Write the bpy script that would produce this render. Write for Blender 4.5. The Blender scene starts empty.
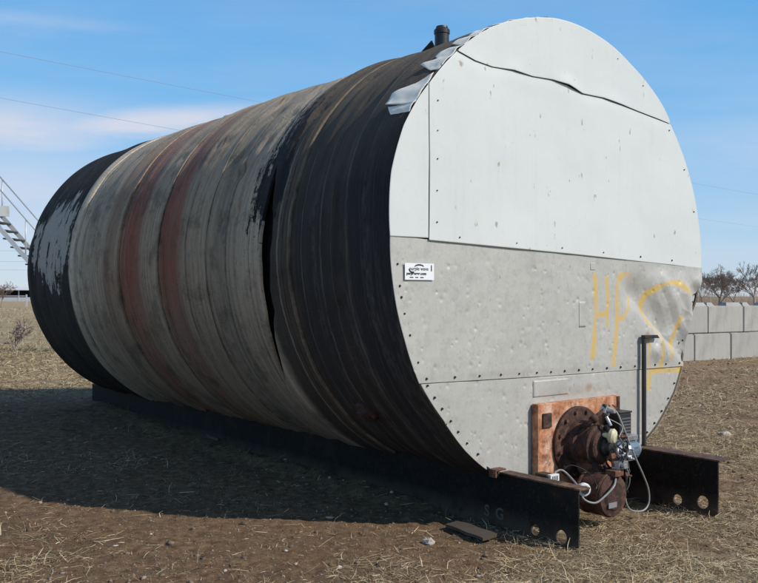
import bpy, bmesh, math, random
import numpy as np
from mathutils import Vector, Matrix, noise as mnoise
random.seed(7); rng = np.random.default_rng(11)
scene = bpy.context.scene
COL = scene.collection
R_ = math.radians

# ------------------------------------------------------------------ camera
cam = bpy.data.cameras.new('camera'); camo = bpy.data.objects.new('camera', cam); COL.objects.link(camo)
camo.location = (0, 0, 1.455); camo.rotation_euler = (R_(90) + 0.005, 0, 0)
cam.sensor_width = 36; cam.lens = 881.7 / 758 * 36; cam.clip_start = 0.1; cam.clip_end = 6000
scene.camera = camo

# ------------------------------------------------------------------ sky and sun
SUN_EL, SUN_AL = R_(38), R_(65)
sdir = Vector((math.sin(SUN_AL) * math.cos(SUN_EL), -math.cos(SUN_AL) * math.cos(SUN_EL), math.sin(SUN_EL)))
w = bpy.data.worlds.new('World'); scene.world = w; w.use_nodes = True
nt = w.node_tree; nt.nodes.clear()
def wn(t, **k):
    n = nt.nodes.new(t)
    for a_, b_ in k.items(): setattr(n, a_, b_)
    return n
sky = wn('ShaderNodeTexSky', sky_type='NISHITA'); sky.sun_disc = False
sky.sun_elevation = SUN_EL; sky.sun_rotation = math.atan2(sdir.x, sdir.y)
sky.air_density = 1.0; sky.dust_density = 0.35; sky.ozone_density = 2.2; sky.altitude = 300
tc = wn('ShaderNodeTexCoord'); sep = wn('ShaderNodeSeparateXYZ'); nt.links.new(tc.outputs['Generated'], sep.inputs[0])
def m_(op, a_, b_=None):
    n = wn('ShaderNodeMath', operation=op)
    for i, v in enumerate((a_, b_)):
        if v is None: continue
        if isinstance(v, (int, float)): n.inputs[i].default_value = v
        else: nt.links.new(v, n.inputs[i])
    return n.outputs[0]
zz = m_('ADD', m_('MAXIMUM', sep.outputs[2], 0.0), 0.10)
cmb = wn('ShaderNodeCombineXYZ')
nt.links.new(m_('DIVIDE', sep.outputs[0], zz), cmb.inputs[0]); nt.links.new(m_('DIVIDE', sep.outputs[1], zz), cmb.inputs[1])
mp = wn('ShaderNodeMapping'); nt.links.new(cmb.outputs[0], mp.inputs[0])
mp.inputs['Location'].default_value = (2.1, 3.3, 0); mp.inputs['Scale'].default_value = (.55, 1.0, 1)
cn = wn('ShaderNodeTexNoise'); cn.inputs['Scale'].default_value = 0.75; cn.inputs['Detail'].default_value = 7; cn.inputs['Roughness'].default_value = .55
nt.links.new(mp.outputs[0], cn.inputs['Vector'])
cr = wn('ShaderNodeValToRGB'); cr.color_ramp.elements[0].position = .45; cr.color_ramp.elements[1].position = .80
cr.color_ramp.elements[0].color = (0, 0, 0, 1); cr.color_ramp.elements[1].color = (.62, .62, .62, 1)
nt.links.new(cn.outputs['Fac'], cr.inputs[0])
nrm = wn('ShaderNodeVectorMath', operation='NORMALIZE'); nt.links.new(tc.outputs['Generated'], nrm.inputs[0])
sp2 = wn('ShaderNodeSeparateXYZ'); nt.links.new(nrm.outputs[0], sp2.inputs[0])
gr = wn('ShaderNodeValToRGB'); nt.links.new(sp2.outputs[2], gr.inputs[0]); e_ = gr.color_ramp.elements
stops = [(0, (.55, .66, .79)), (.06, (.41, .62, .85)), (.16, (.215, .53, .88)), (.30, (.105, .42, .84)), (.45, (.08, .27, .54)), (.7, (.065, .155, .30)), (1, (.05, .11, .21))]
while len(e_) < len(stops): e_.new(.5)
for el, (p_, c_) in zip(e_, stops): el.position = p_; el.color = (*c_, 1)
g2 = wn('ShaderNodeMix', data_type='RGBA'); g2.blend_type = 'MULTIPLY'; g2.inputs[0].default_value = 1; nt.links.new(gr.outputs[0], g2.inputs[6]); g2.inputs[7].default_value = (7.1, 7.1, 7.1, 1)
g3 = wn('ShaderNodeMix', data_type='RGBA'); g3.inputs[0].default_value = .82; nt.links.new(sky.outputs[0], g3.inputs[6]); nt.links.new(g2.outputs[2], g3.inputs[7])
# long cirrus streaks: soft bands of cloud broken up by the noise
wisp = None
fn = wn('ShaderNodeTexNoise'); fn.inputs['Scale'].default_value = 9; fn.inputs['Detail'].default_value = 6; fn.inputs['Roughness'].default_value = .6
mp2 = wn('ShaderNodeMapping'); nt.links.new(nrm.outputs[0], mp2.inputs[0]); mp2.inputs['Scale'].default_value = (.5, 1, 2.6); nt.links.new(mp2.outputs[0], fn.inputs['Vector'])
for (x0_, z0_, sx_, sz_, am_, tilt) in ((-.235, .189, .12, .013, .95, .10), (-.40, .175, .12, .030, .7, .05), (-.42, .105, .25, .055, .55, 0), (-.36, .275, .12, .012, .35, 0), (-.36, .32, .10, .010, .35, 0), (.55, .16, .35, .03, .4, 0), (-.9, .22, .3, .04, .6, 0)):
    xx = m_('DIVIDE', m_('SUBTRACT', sp2.outputs[0], x0_), sx_)
    zt = m_('SUBTRACT', sp2.outputs[2], m_('ADD', m_('MULTIPLY', m_('SUBTRACT', sp2.outputs[0], x0_), tilt), z0_)); zt = m_('ADD', zt, m_('MULTIPLY', m_('SUBTRACT', fn.outputs[0], .5), .035))
    zz2 = m_('DIVIDE', zt, sz_)
    front = m_('GREATER_THAN', sp2.outputs[1], 0.0)
    g_ = m_('MULTIPLY', m_('EXPONENT', m_('MULTIPLY', m_('ADD', m_('MULTIPLY', xx, xx), m_('MULTIPLY', zz2, zz2)), -1.0)), am_ * 1.35)
    g_ = m_('MULTIPLY', m_('MULTIPLY', g_, front), m_('MULTIPLY', fn.outputs[0], 1.5))
    wisp = g_ if wisp is None else m_('MAXIMUM', wisp, g_)
fac = m_('MINIMUM', m_('MAXIMUM', wisp, m_('MULTIPLY', cr.outputs[0], .55)), .85)
mx = wn('ShaderNodeMix', data_type='RGBA'); nt.links.new(fac, mx.inputs[0]); nt.links.new(g3.outputs[2], mx.inputs[6])
mx.inputs[7].default_value = (5.1, 5.15, 5.8, 1)
bg = wn('ShaderNodeBackground'); bg.inputs[1].default_value = 0.14
wo = wn('ShaderNodeOutputWorld'); nt.links.new(mx.outputs[2], bg.inputs[0]); nt.links.new(bg.outputs[0], wo.inputs[0])
sl = bpy.data.lights.new('sun', 'SUN'); sl.energy = 3.9; sl.angle = R_(.9); sl.color = (1, .945, .86)
so = bpy.data.objects.new('sun', sl); COL.objects.link(so); so.rotation_euler = sdir.to_track_quat('Z', 'Y').to_euler(); so.location = (10, -10, 20)
scene.view_settings.view_transform = 'Standard'; scene.view_settings.look = 'None'
scene.view_settings.exposure = 0.0; scene.view_settings.gamma = 1

# ------------------------------------------------------------------ helpers
def link(name, me, mat=None, parent=None, loc=None):
    o = bpy.data.objects.new(name, me); COL.objects.link(o)
    if mat is not None and me is not None:
        if len(me.materials) == 0: me.materials.append(mat)
    if parent is not None: o.parent = parent
    if loc is not None: o.location = loc
    return o
def tag(o, label=None, cat=None, group=None, kind=None):
    if label: o['label'] = label
    if cat: o['category'] = cat
    if group: o['group'] = group
    if kind: o['kind'] = kind
    return o
def mesh_np(name, V, F, smooth=False):
    me = bpy.data.meshes.new(name); me.from_pydata(np.asarray(V).tolist(), [], np.asarray(F).tolist() if not isinstance(F, list) else F)
    if smooth: me.polygons.foreach_set('use_smooth', [True] * len(me.polygons))
    me.update(); return me
def fast_mesh(name, V, Q, smooth=False):
    V = np.asarray(V, np.float32); Q = np.asarray(Q, np.int32); k = Q.shape[1]
    me = bpy.data.meshes.new(name); me.vertices.add(len(V)); me.vertices.foreach_set('co', V.ravel())
    me.loops.add(Q.size); me.loops.foreach_set('vertex_index', Q.ravel())
    me.polygons.add(len(Q)); me.polygons.foreach_set('loop_start', np.arange(0, Q.size, k, dtype=np.int32))
    me.polygons.foreach_set('loop_total', np.full(len(Q), k, np.int32))
    if smooth: me.polygons.foreach_set('use_smooth', np.ones(len(Q), bool))
    me.update(calc_edges=True); return me
def grid_faces(nr, nc):
    i = np.arange(nr - 1)[:, None] * nc + np.arange(nc - 1)[None, :]
    return np.stack([i, i + 1, i + nc + 1, i + nc], -1).reshape(-1, 4)
class MB:
    def __init__(s): s.bm = bmesh.new()
    def box(s, c, size, rot=None, bev=0):
        r = bmesh.ops.create_cube(s.bm, size=1); vs = r['verts']
        M = Matrix.Translation(c) @ (rot.to_matrix().to_4x4() if rot is not None else Matrix.Identity(4)) @ Matrix.Diagonal((*size, 1))
        bmesh.ops.transform(s.bm, matrix=M, verts=vs)
        if bev:
            es = list({e for v in vs for e in v.link_edges})
            bmesh.ops.bevel(s.bm, geom=es, offset=bev, segments=2, affect='EDGES')
        return s
    def cyl(s, p0, p1, r0, r1=None, n=24, caps=True, smooth=True):
        p0, p1 = Vector(p0), Vector(p1); d = p1 - p0; r1 = r0 if r1 is None else r1
        q = d.to_track_quat('Z', 'Y').to_matrix().to_4x4()
        r = bmesh.ops.create_cone(s.bm, cap_ends=caps, segments=n, radius1=r0, radius2=r1, depth=d.length)
        bmesh.ops.transform(s.bm, matrix=Matrix.Translation((p0 + p1) / 2) @ q, verts=r['verts'])
        if smooth:
            for f in {f for v in r['verts'] for f in v.link_faces}:
                if len(f.verts) == 4: f.smooth = True
        return s
    def lathe(s, base, axis, prof, n=48):
        base = Vector(base); q = Vector(axis).to_track_quat('Z', 'Y').to_matrix()
        rings = []
        for (r, h) in prof:
            rings.append([s.bm.verts.new(base + q @ Vector((r * math.cos(2 * math.pi * k / n), r * math.sin(2 * math.pi * k / n), h))) for k in range(n)])
        for A, B in zip(rings, rings[1:]):
            for k in range(n):
                f = s.bm.faces.new((A[k], A[(k + 1) % n], B[(k + 1) % n], B[k])); f.smooth = False
        s.bm.faces.new(rings[-1]); s.bm.faces.new(rings[0][::-1])
        return s
    def tube(s, pts, r, n=8, taper=None):
        pts = [Vector(p) for p in pts]; rings = []; up = Vector((0.13, .27, .95))
        for i, p in enumerate(pts):
            t = (pts[min(i + 1, len(pts) - 1)] - pts[max(i - 1, 0)]).normalized()
            if abs(t.dot(up)) > .97: up = Vector((1, .1, 0))
            x = t.cross(up).normalized(); y = x.cross(t).normalized()
            rr = r if taper is None else r + (taper - r) * i / (len(pts) - 1)
            rings.append([s.bm.verts.new(p + (x * math.cos(2 * math.pi * k / n) + y * math.sin(2 * math.pi * k / n)) * rr) for k in range(n)])
        for A, B in zip(rings, rings[1:]):
            for k in range(n):
                f = s.bm.faces.new((A[k], A[(k + 1) % n], B[(k + 1) % n], B[k])); f.smooth = True
        s.bm.faces.new(rings[-1]); s.bm.faces.new(rings[0][::-1])
        return s
    def poly(s, pts, thick):   # closed outline extruded by vector thick
        a_ = [s.bm.verts.new(p) for p in pts]; b_ = [s.bm.verts.new(Vector(p) + Vector(thick)) for p in pts]; n = len(pts)
        s.bm.faces.new(a_); s.bm.faces.new(b_[::-1])
        for k in range(n): s.bm.faces.new((a_[(k + 1) % n], a_[k], b_[k], b_[(k + 1) % n]))
        return s
    def build(s, name, mat, parent=None, loc=None, bevel=0):
        bmesh.ops.recalc_face_normals(s.bm, faces=s.bm.faces)
        me = bpy.data.meshes.new(name); s.bm.to_mesh(me); s.bm.free()
        o = link(name, me, mat, parent, loc)
        if bevel:
            b = o.modifiers.new('bevel', 'BEVEL'); b.width = bevel; b.segments = 2; b.limit_method = 'ANGLE'; b.angle_limit = R_(40)
        return o
def spline(pts, n=8):      # Catmull-Rom through points
    P = [Vector(p) for p in pts]; P = [P[0] * 2 - P[1]] + P + [P[-1] * 2 - P[-2]]; out = []
    for i in range(1, len(P) - 2):
        for k in range(n):
            t = k / n; a_, b_, c_, d_ = P[i - 1:i + 3]
            out.append(.5 * ((2 * b_) + (c_ - a_) * t + (2 * a_ - 5 * b_ + 4 * c_ - d_) * t * t + (3 * b_ - a_ - 3 * c_ + d_) * t ** 3))
    out.append(P[-2]); return out
# numpy value noise (2-D)
_tab = rng.random((256, 256))
def vnoise(x, y):
    xi = np.floor(x).astype(int); yi = np.floor(y).astype(int); fx = x - xi; fy = y - yi
    fx = fx * fx * (3 - 2 * fx); fy = fy * fy * (3 - 2 * fy); t = _tab
    g = lambda i, j: t[i & 255, j & 255]
    return (g(xi, yi) * (1 - fx) + g(xi + 1, yi) * fx) * (1 - fy) + (g(xi, yi + 1) * (1 - fx) + g(xi + 1, yi + 1) * fx) * fy
def fbm(x, y, o=4, g=.5):
    s = 0; a_ = 1; n = 0
    for k in range(o): s = s + a_ * vnoise(x * 2 ** k + 17.3 * k, y * 2 ** k + 9.1 * k); n += a_; a_ *= g
    return s / n
def sst(x, a_, b_):
    t = np.clip((np.asarray(x, float) - a_) / (b_ - a_), 0, 1); return t * t * (3 - 2 * t)

# ------------------------------------------------------------------ material builder
class NM:
    def __init__(s, name):
        s.m = bpy.data.materials.new(name); s.m.use_nodes = True; s.t = s.m.node_tree; s.t.nodes.clear()
        s.b = s.t.nodes.new('ShaderNodeBsdfPrincipled'); o = s.t.nodes.new('ShaderNodeOutputMaterial'); s.t.links.new(s.b.outputs[0], o.inputs[0])
        s._tc = None
    def n(s, t, **k):
        x = s.t.nodes.new(t)
        for a_, b_ in k.items(): setattr(x, a_, b_)
        return x
    def put(s, sock, v):
        if isinstance(v, bpy.types.NodeSocket): s.t.links.new(v, sock)
        elif isinstance(v, (tuple, list)): sock.default_value = tuple(v) + ((1,) if len(v) == 3 and len(sock.default_value) == 4 else ())
        else: sock.default_value = v
    def tc(s, out='Object'):
        if s._tc is None: s._tc = s.n('ShaderNodeTexCoord')
        return s._tc.outputs[out]
    def attr(s, name, out='Fac'):
        a_ = s.n('ShaderNodeAttribute'); a_.attribute_name = name; return a_.outputs[out]
    def map(s, v, scale=(1, 1, 1), loc=(0, 0, 0), rot=(0, 0, 0)):
        x = s.n('ShaderNodeMapping'); s.put(x.inputs[0], v); x.inputs['Scale'].default_value = scale; x.inputs['Location'].default_value = loc; x.inputs['Rotation'].default_value = rot; return x.outputs[0]
    def noise(s, v, scale, detail=5, rough=.55, out='Fac', dist=0):
        x = s.n('ShaderNodeTexNoise'); s.put(x.inputs['Vector'], v); x.inputs['Scale'].default_value = scale; x.inputs['Detail'].default_value = detail; x.inputs['Roughness'].default_value = rough; x.inputs['Distortion'].default_value = dist; return x.outputs[out]
    def math(s, op, a_, b_=0.0, clamp=False):
        x = s.n('ShaderNodeMath', operation=op); x.use_clamp = clamp; s.put(x.inputs[0], a_); s.put(x.inputs[1], b_); return x.outputs[0]
    def ramp(s, f, stops, interp='LINEAR'):
        x = s.n('ShaderNodeValToRGB'); s.put(x.inputs[0], f); e = x.color_ramp.elements; x.color_ramp.interpolation = interp
        while len(e) < len(stops): e.new(.5)
        for el, (p, c) in zip(e, stops):
            el.position = p; el.color = (c, c, c, 1) if isinstance(c, (int, float)) else tuple(c) + (1,)
        return x.outputs[0]
    def step(s, f, lo, hi): return s.ramp(f, [(lo, 0.0), (hi, 1.0)])
    def mix(s, f, a_, b_, mode='MIX'):
        x = s.n('ShaderNodeMix', data_type='RGBA'); x.blend_type = mode; s.put(x.inputs[0], f); s.put(x.inputs[6], a_); s.put(x.inputs[7], b_); return x.outputs[2]
    def bump(s, h, strength=.3, dist=.01):
        x = s.n('ShaderNodeBump'); s.put(x.inputs['Height'], h); x.inputs['Strength'].default_value = strength; x.inputs['Distance'].default_value = dist; s.t.links.new(x.outputs[0], s.b.inputs['Normal']); return s
    def out(s, col=None, rough=None, metal=None, spec=None):
        for k, v in (('Base Color', col), ('Roughness', rough), ('Metallic', metal), ('Specular IOR Level', spec)):
            if v is not None: s.put(s.b.inputs[k], v)
        return s.m

def simple_mat(name, col, rough=.7, metal=0, var=.25, scale=20, dirt=None, dirt_amt=.5, bump=.15):
    M = NM(name); v = M.tc(); n = M.noise(v, scale, 6, .6)
    c = M.mix(n, tuple(x * (1 - var) for x in col), tuple(min(1, x * (1 + var)) for x in col))
    if dirt: c = M.mix(M.math('MULTIPLY', M.step(M.noise(v, scale * .35, 5, .65), .48, .66), dirt_amt), c, dirt)
    M.bump(M.noise(v, scale * 3, 4), bump, .004)
    return M.out(c, rough, metal)

# ------------------------------------------------------------------ ground
CX, CY = 1.3086, 6.0617; YAW = .6654; ZC = 1.7476
ax = np.array([-math.sin(YAW), math.cos(YAW)]); ux = np.array([math.cos(YAW), math.sin(YAW)])
def straw_density(x, y):
    s = (x - CX) * ax[0] + (y - CY) * ax[1]; uu = (x - CX) * ux[0] + (y - CY) * ux[1]
    n = fbm(x * .9 + 5, y * .9 + 2, 4); n2 = fbm(x * 3.1, y * 3.1 + 40, 3)
    base = .64 + .42 * (1 - sst(y, 4.6, 5.4)) * (1 - sst(x, 2.0, 3.0))
    bare = sst(-uu, .5, 1.2) * (1 - sst(-uu + .0 * s, 9, 12)) * sst(s, -1.25, -.35) * (1 - sst(s, 6.6, 8.5))
    under = (1 - sst(abs(uu), .9, 1.5)) * sst(s, .1, .6) * (1 - sst(s, 6.8, 7.2))
    red = sst(x, 2.5, 4) * sst(y, 13, 16) * (1 - sst(y, 19.5, 21))
    d = base + .75 * (n - .5) * 2 + .3 * (n2 - .5) - .80 * bare - .5 * under - .45 * red
    d = d + .45 * sst(y, 12, 17) * (1 - sst(x, -2, 2))
    return np.clip(d, 0, 1)
def soil(x, y):
    s = (x - CX) * ax[0] + (y - CY) * ax[1]; uu = (x - CX) * ux[0] + (y - CY) * ux[1]
    w1 = .5 * (fbm(x * .8, y * .8 + 11, 3) - .5)
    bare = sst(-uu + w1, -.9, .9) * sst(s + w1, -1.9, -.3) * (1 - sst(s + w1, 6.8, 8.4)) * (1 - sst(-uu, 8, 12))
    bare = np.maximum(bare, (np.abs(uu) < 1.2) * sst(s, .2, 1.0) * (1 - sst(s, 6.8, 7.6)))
    red = sst(x + w1 * 2, 2.2, 4) * sst(y + w1 * 4, 12, 16) * (1 - sst(y, 21, 26))
    return bare, red
def hgt(x, y):
    s = (x - CX) * ax[0] + (y - CY) * ax[1]; uu = (x - CX) * ux[0] + (y - CY) * ux[1]
    h = .045 * (fbm(x * .35, y * .35, 3) - .5) + .03 * (fbm(x * 1.7, y * 1.7, 3) - .5)
    h = h + .15 * np.exp(-((s - 7.4) / 2.0) ** 2 - ((uu + 1.6) / 2.2) ** 2)
    clod = fbm(x * 9, y * 9, 4, .6)
    dist = np.hypot(x, y)
    h = h + .034 * (clod - .5) * (1 - sst(dist, 25, 60)) + .012 * np.clip(fbm(x * 30, y * 30, 2) - .5, 0, 1) * (1 - sst(dist, 10, 20))
    h = h - .038 * (1 - sst(np.abs(uu), 1.2, 2.2)) * sst(s, -1.8, -1.0) * (1 - sst(s, .3, 1.2))
    h = h + .035 * (1 - sst(np.abs(np.abs(uu) - .72), .02, .28)) * sst(s, .3, 1.0) * (1 - sst(s, 6.6, 7.2)) * (.4 + fbm(x * 4, y * 4, 2))
    h = h - .0 * (1 - sst(np.abs(np.abs(uu) - .7), .05, .2)) * sst(s, -.8, -.7) * (1 - sst(s, 7.2, 7.4))
    return h
def make_ground():
    r = [0.4]
    while r[-1] < 2.5: r.append(r[-1] * 1.12)
    while r[-1] < 16: r.append(r[-1] * 1.0055)
    while r[-1] < 60: r.append(r[-1] * 1.012)
    while r[-1] < 3000: r.append(r[-1] * 1.08)
    r = np.array(r)
    fine = np.linspace(-34, 34, 620)
    coarse = np.concatenate([np.linspace(34, 326, 180)[1:-1]])
    ang = np.radians(np.concatenate([fine, coarse])); na = len(ang)
    X = r[:, None] * np.sin(ang)[None]; Y = r[:, None] * np.cos(ang)[None]; Z = hgt(X, Y)
    V = np.stack([X, Y, Z], -1).reshape(-1, 3)
    i = np.arange(len(r) - 1)[:, None] * na; j = np.arange(na)[None]; j2 = (j + 1) % na
    Q = np.stack([i + j2, i + j, i + na + j, i + na + j2], -1).reshape(-1, 4)[:, ::-1]
    # centre cap
    V = np.vstack([V, [[0, 0, float(hgt(np.array(0.), np.array(0.)))]]]); c = len(V) - 1
    me = fast_mesh('ground', V, Q[:, ::-1], True)
    d = np.append(straw_density(X, Y).ravel(), .6).astype(np.float32)
    at = me.attributes.new('straw', 'FLOAT', 'POINT'); at.data.foreach_set('value', d)
    ba, re_ = soil(X, Y)
    for k_, v_ in (('bare', ba), ('red', re_)):
        at = me.attributes.new(k_, 'FLOAT', 'POINT'); at.data.foreach_set('value', np.append(v_.ravel(), 0).astype(np.float32))
    return me
G = NM('dirt_and_straw')
P = G.tc()
s_ = G.attr('straw')
n1 = G.noise(P, 1.3, 6, .6); n2 = G.noise(P, 14, 8, .7); n3 = G.noise(P, 70, 6, .75); n4 = G.noise(G.map(P, (1, 3.2, 1), rot=(0, 0, .5)), 38, 5, .8)
dirt = G.ramp(n2, [(.36, (.19, .105, .055)), (.47, (.46, .295, .168)), (.60, (.64, .45, .27))])
dirt = G.mix(G.step(n1, .4, .65), dirt, G.mix(n3, (.17, .098, .06), (.31, .20, .13)))
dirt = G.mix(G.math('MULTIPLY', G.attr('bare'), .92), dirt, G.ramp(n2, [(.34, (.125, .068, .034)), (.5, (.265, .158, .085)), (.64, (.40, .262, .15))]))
dirt = G.mix(G.math('MULTIPLY', G.attr('red'), .8), dirt, G.ramp(n2, [(.34, (.18, .095, .055)), (.5, (.40, .235, .145)), (.64, (.54, .35, .23))]))
straw = G.ramp(n4, [(.36, (.16, .115, .065)), (.47, (.45, .35, .215)), (.60, (.68, .56, .36))])
mask = G.step(G.math('ADD', G.math('MULTIPLY', s_, .62), G.math('MULTIPLY', G.noise(P, 22, 6, .75), .55)), .52, .74)
col = G.mix(G.math('MULTIPLY', mask, .8), dirt, straw)
spk = G.step(G.noise(P, 150, 3, .8), .60, .70)
col = G.mix(G.math('MULTIPLY', spk, .35), col, (.09, .065, .045))
G.bump(G.math('ADD', G.math('MULTIPLY', G.noise(P, 190, 4, .8), .5), G.math('ADD', n3, G.math('MULTIPLY', n2, 1.5))), .95, .028)
n5 = G.noise(P, .35, 6, .65); n6 = G.noise(G.map(P, (1, 2.2, 1)), 3.2, 7, .7)
col = G.mix(G.math('MULTIPLY', G.step(n6, .42, .62), .45), col, G.mix(n5, (.20, .14, .09), (.38, .30, .19)))
col = G.mix(G.math('MULTIPLY', G.step(n6, .52, .60), .35), col, (.11, .072, .043))
n8 = G.noise(G.map(P, (.55, 1.6, 1)), .55, 8, .78); n9 = G.noise(G.map(P, (1, 2.4, 1)), 1.4, 8, .8)
ly = G.n('ShaderNodeVectorMath', operation='LENGTH'); G.put(ly.inputs[0], P); ff = G.n('ShaderNodeMapRange'); G.put(ff.inputs[0], ly.outputs['Value']); ff.inputs[1].default_value = 12; ff.inputs[2].default_value = 30
fcol = G.mix(G.step(n9, .40, .60), (.26, .19, .11), (.56, .45, .27)); fcol = G.mix(G.math('MULTIPLY', G.step(n8, .48, .58), .6), fcol, (.17, .115, .07))
col = G.mix(G.math('MULTIPLY', ff.outputs[0], .75), col, fcol)
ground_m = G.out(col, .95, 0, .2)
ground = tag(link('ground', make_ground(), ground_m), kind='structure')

# straw blades: one uncountable mass
def sample_ground(n, ymin, ymax, pw, slack=.50):
    t = rng.random(n); y = ymin * (ymax / ymin) ** (t ** pw)
    x = (rng.random(n) * 2 - 1) * (y * slack + .5)
    return x, y
def under_tank(x, y):
    s = (x - CX) * ax[0] + (y - CY) * ax[1]; uu = (x - CX) * ux[0] + (y - CY) * ux[1]
    return (np.abs(uu) < .7) & (s > .1) & (s < 7.2)
def make_straw():
    n = 700000
    x, y = sample_ground(n, 3.9, 26, 1.0)
    clump = fbm(x * 2.6 + 3, y * 2.6, 3)
    keep = rng.random(n) < np.clip(.03 + 1.15 * straw_density(x, y) ** 1.4 * sst(clump, .25, .62), 0, 1) ** 1.1
    keep &= ~(under_tank(x, y) & (rng.random(n) < .7))
    x, y = x[keep], y[keep]; n = len(x)
    far = sst(y, 6, 20)
    L = (.02 + .11 * rng.random(n) ** 2.4) * (1 + .9 * far); L[rng.random(n) < .015] *= 1.9
    wd = (.0007 + .0013 * rng.random(n)) * (1 + 1.6 * far)
    a_ = rng.random(n) * 2 * np.pi; pit = np.abs(rng.normal(0, .22, n)); up = rng.random(n) < .07; pit[up] = rng.uniform(.5, 1.3, up.sum())
    bend = rng.normal(0, .55, n); kink = rng.normal(0, .25, n)
    z0 = hgt(x, y) + .002 + .018 * rng.random(n) * (straw_density(x, y) > .45)
    P0 = np.stack([x, y, z0], -1)
    d1 = np.stack([np.cos(a_) * np.cos(pit), np.sin(a_) * np.cos(pit), np.sin(pit)], -1)
    p2 = pit * .5 + kink * .4
    d2 = np.stack([np.cos(a_ + bend) * np.cos(p2), np.sin(a_ + bend) * np.cos(p2), np.sin(p2)], -1)
    P1 = P0 + d1 * (L * .5)[:, None]; P2 = P1 + d2 * (L * .5)[:, None]
    P2[:, 2] = np.maximum(P2[:, 2], hgt(P2[:, 0], P2[:, 1]) + .001)
    sd = np.stack([-np.sin(a_), np.cos(a_), .6 * rng.normal(0, 1, n)], -1); sd /= np.linalg.norm(sd, axis=1)[:, None]; sd *= wd[:, None]
    V = np.stack([P0 - sd, P0 + sd, P1 - sd, P1 + sd, P2 - sd * .35, P2 + sd * .35], 1).reshape(-1, 3)
    b = np.arange(n)[:, None] * 6
    Q = np.concatenate([b + np.array([[0, 1, 3, 2]]), b + np.array([[2, 3, 5, 4]])], 0)
    me = fast_mesh('straw', V, Q)
    v = np.repeat(rng.random(n), 6).astype(np.float32)
    at = me.attributes.new('tone', 'FLOAT', 'POINT'); at.data.foreach_set('value', v)
    return me, n
def far_tufts():
    n = 90000; y = 20 * 5.5 ** rng.random(n); x = (rng.random(n) * 2 - 1) * y * .62
    k = rng.random(n) < np.clip(fbm(x * .5, y * .5, 3) * 1.6 - .35 - .7 * sst(x, 2, 5) * (1 - sst(y, 21, 24)), 0, 1); x, y = x[k], y[k]; n = len(x)
    L = rng.uniform(.06, .24, n); a_ = rng.random(n) * 2 * np.pi; w_ = .002 + .00022 * y; tilt = rng.uniform(.1, 1.0, n); z = hgt(x, y)
    sd = np.stack([w_, 0 * w_, 0 * w_], -1); P0 = np.stack([x, y, z - .01], -1); P1 = P0 + np.stack([np.cos(a_) * np.cos(tilt), np.sin(a_) * np.cos(tilt), np.sin(tilt)], -1) * L[:, None]
    V = np.stack([P0 - sd, P0 + sd, P1 + sd * .4, P1 - sd * .4], 1).reshape(-1, 3); Q = np.arange(4 * n).reshape(-1, 4)
    me = fast_mesh('tufts', V, Q); at = me.attributes.new('tone', 'FLOAT', 'POINT'); at.data.foreach_set('value', np.repeat(.3 + .7 * rng.random(n), 4).astype(np.float32)); return me
SM = NM('dry_straw'); t_ = SM.attr('tone')
straw_m = SM.out(SM.ramp(t_, [(0, (.14, .09, .05)), (.4, (.36, .265, .155)), (.8, (.56, .45, .28)), (1, (.70, .60, .41))]), .75, 0, .3)
me, nstraw = make_straw()
tag(link('dry_grass', me, straw_m), 'dry yellow straw and grass litter lying over the bare dirt', 'dry grass', kind='stuff')
print('straw', nstraw)
tag(link('dry_grass', far_tufts(), straw_m), 'thin dry grass standing over the open field behind the tank', 'dry grass', kind='stuff')

# pebbles and clods
ico = bmesh.new(); bmesh.ops.create_icosphere(ico, subdivisions=1, radius=1)
IV = np.array([v.co[:] for v in ico.verts]); IF = np.array([[v.index for v in f.verts] for f in ico.faces]); ico.free()
def make_pebbles():
    n = 15000
    x, y = sample_ground(n, 3.9, 20, 1.0)
    pr = .16 + .84 * sst(x, 1.5, 3.2)
    k = rng.random(n) < pr; x, y = x[k], y[k]; n = len(x)
    sz = .004 + .016 * rng.random(n) ** 3.2; sz *= 1 + .5 * sst(y, 8, 18)
    V = IV[None] * (sz[:, None] * np.array([1, 1, .55])[None, :])[:, None, :] if False else IV[None] * sz[:, None, None] * np.stack([rng.uniform(.7, 1.4, n), rng.uniform(.7, 1.4, n), rng.uniform(.4, .8, n)], -1)[:, None]
    V = V * (1 + .25 * rng.normal(0, 1, V.shape[:2]))[..., None]
    V = V + np.stack([x, y, hgt(x, y) + sz * .2], -1)[:, None]
    F = IF[None] + (np.arange(n) * len(IV))[:, None, None]
    me = fast_mesh('pebbles', V.reshape(-1, 3), F.reshape(-1, 3))
    at = me.attributes.new('tone', 'FLOAT', 'POINT'); at.data.foreach_set('value', np.repeat(rng.random(n), len(IV)).astype(np.float32)); return me
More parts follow.
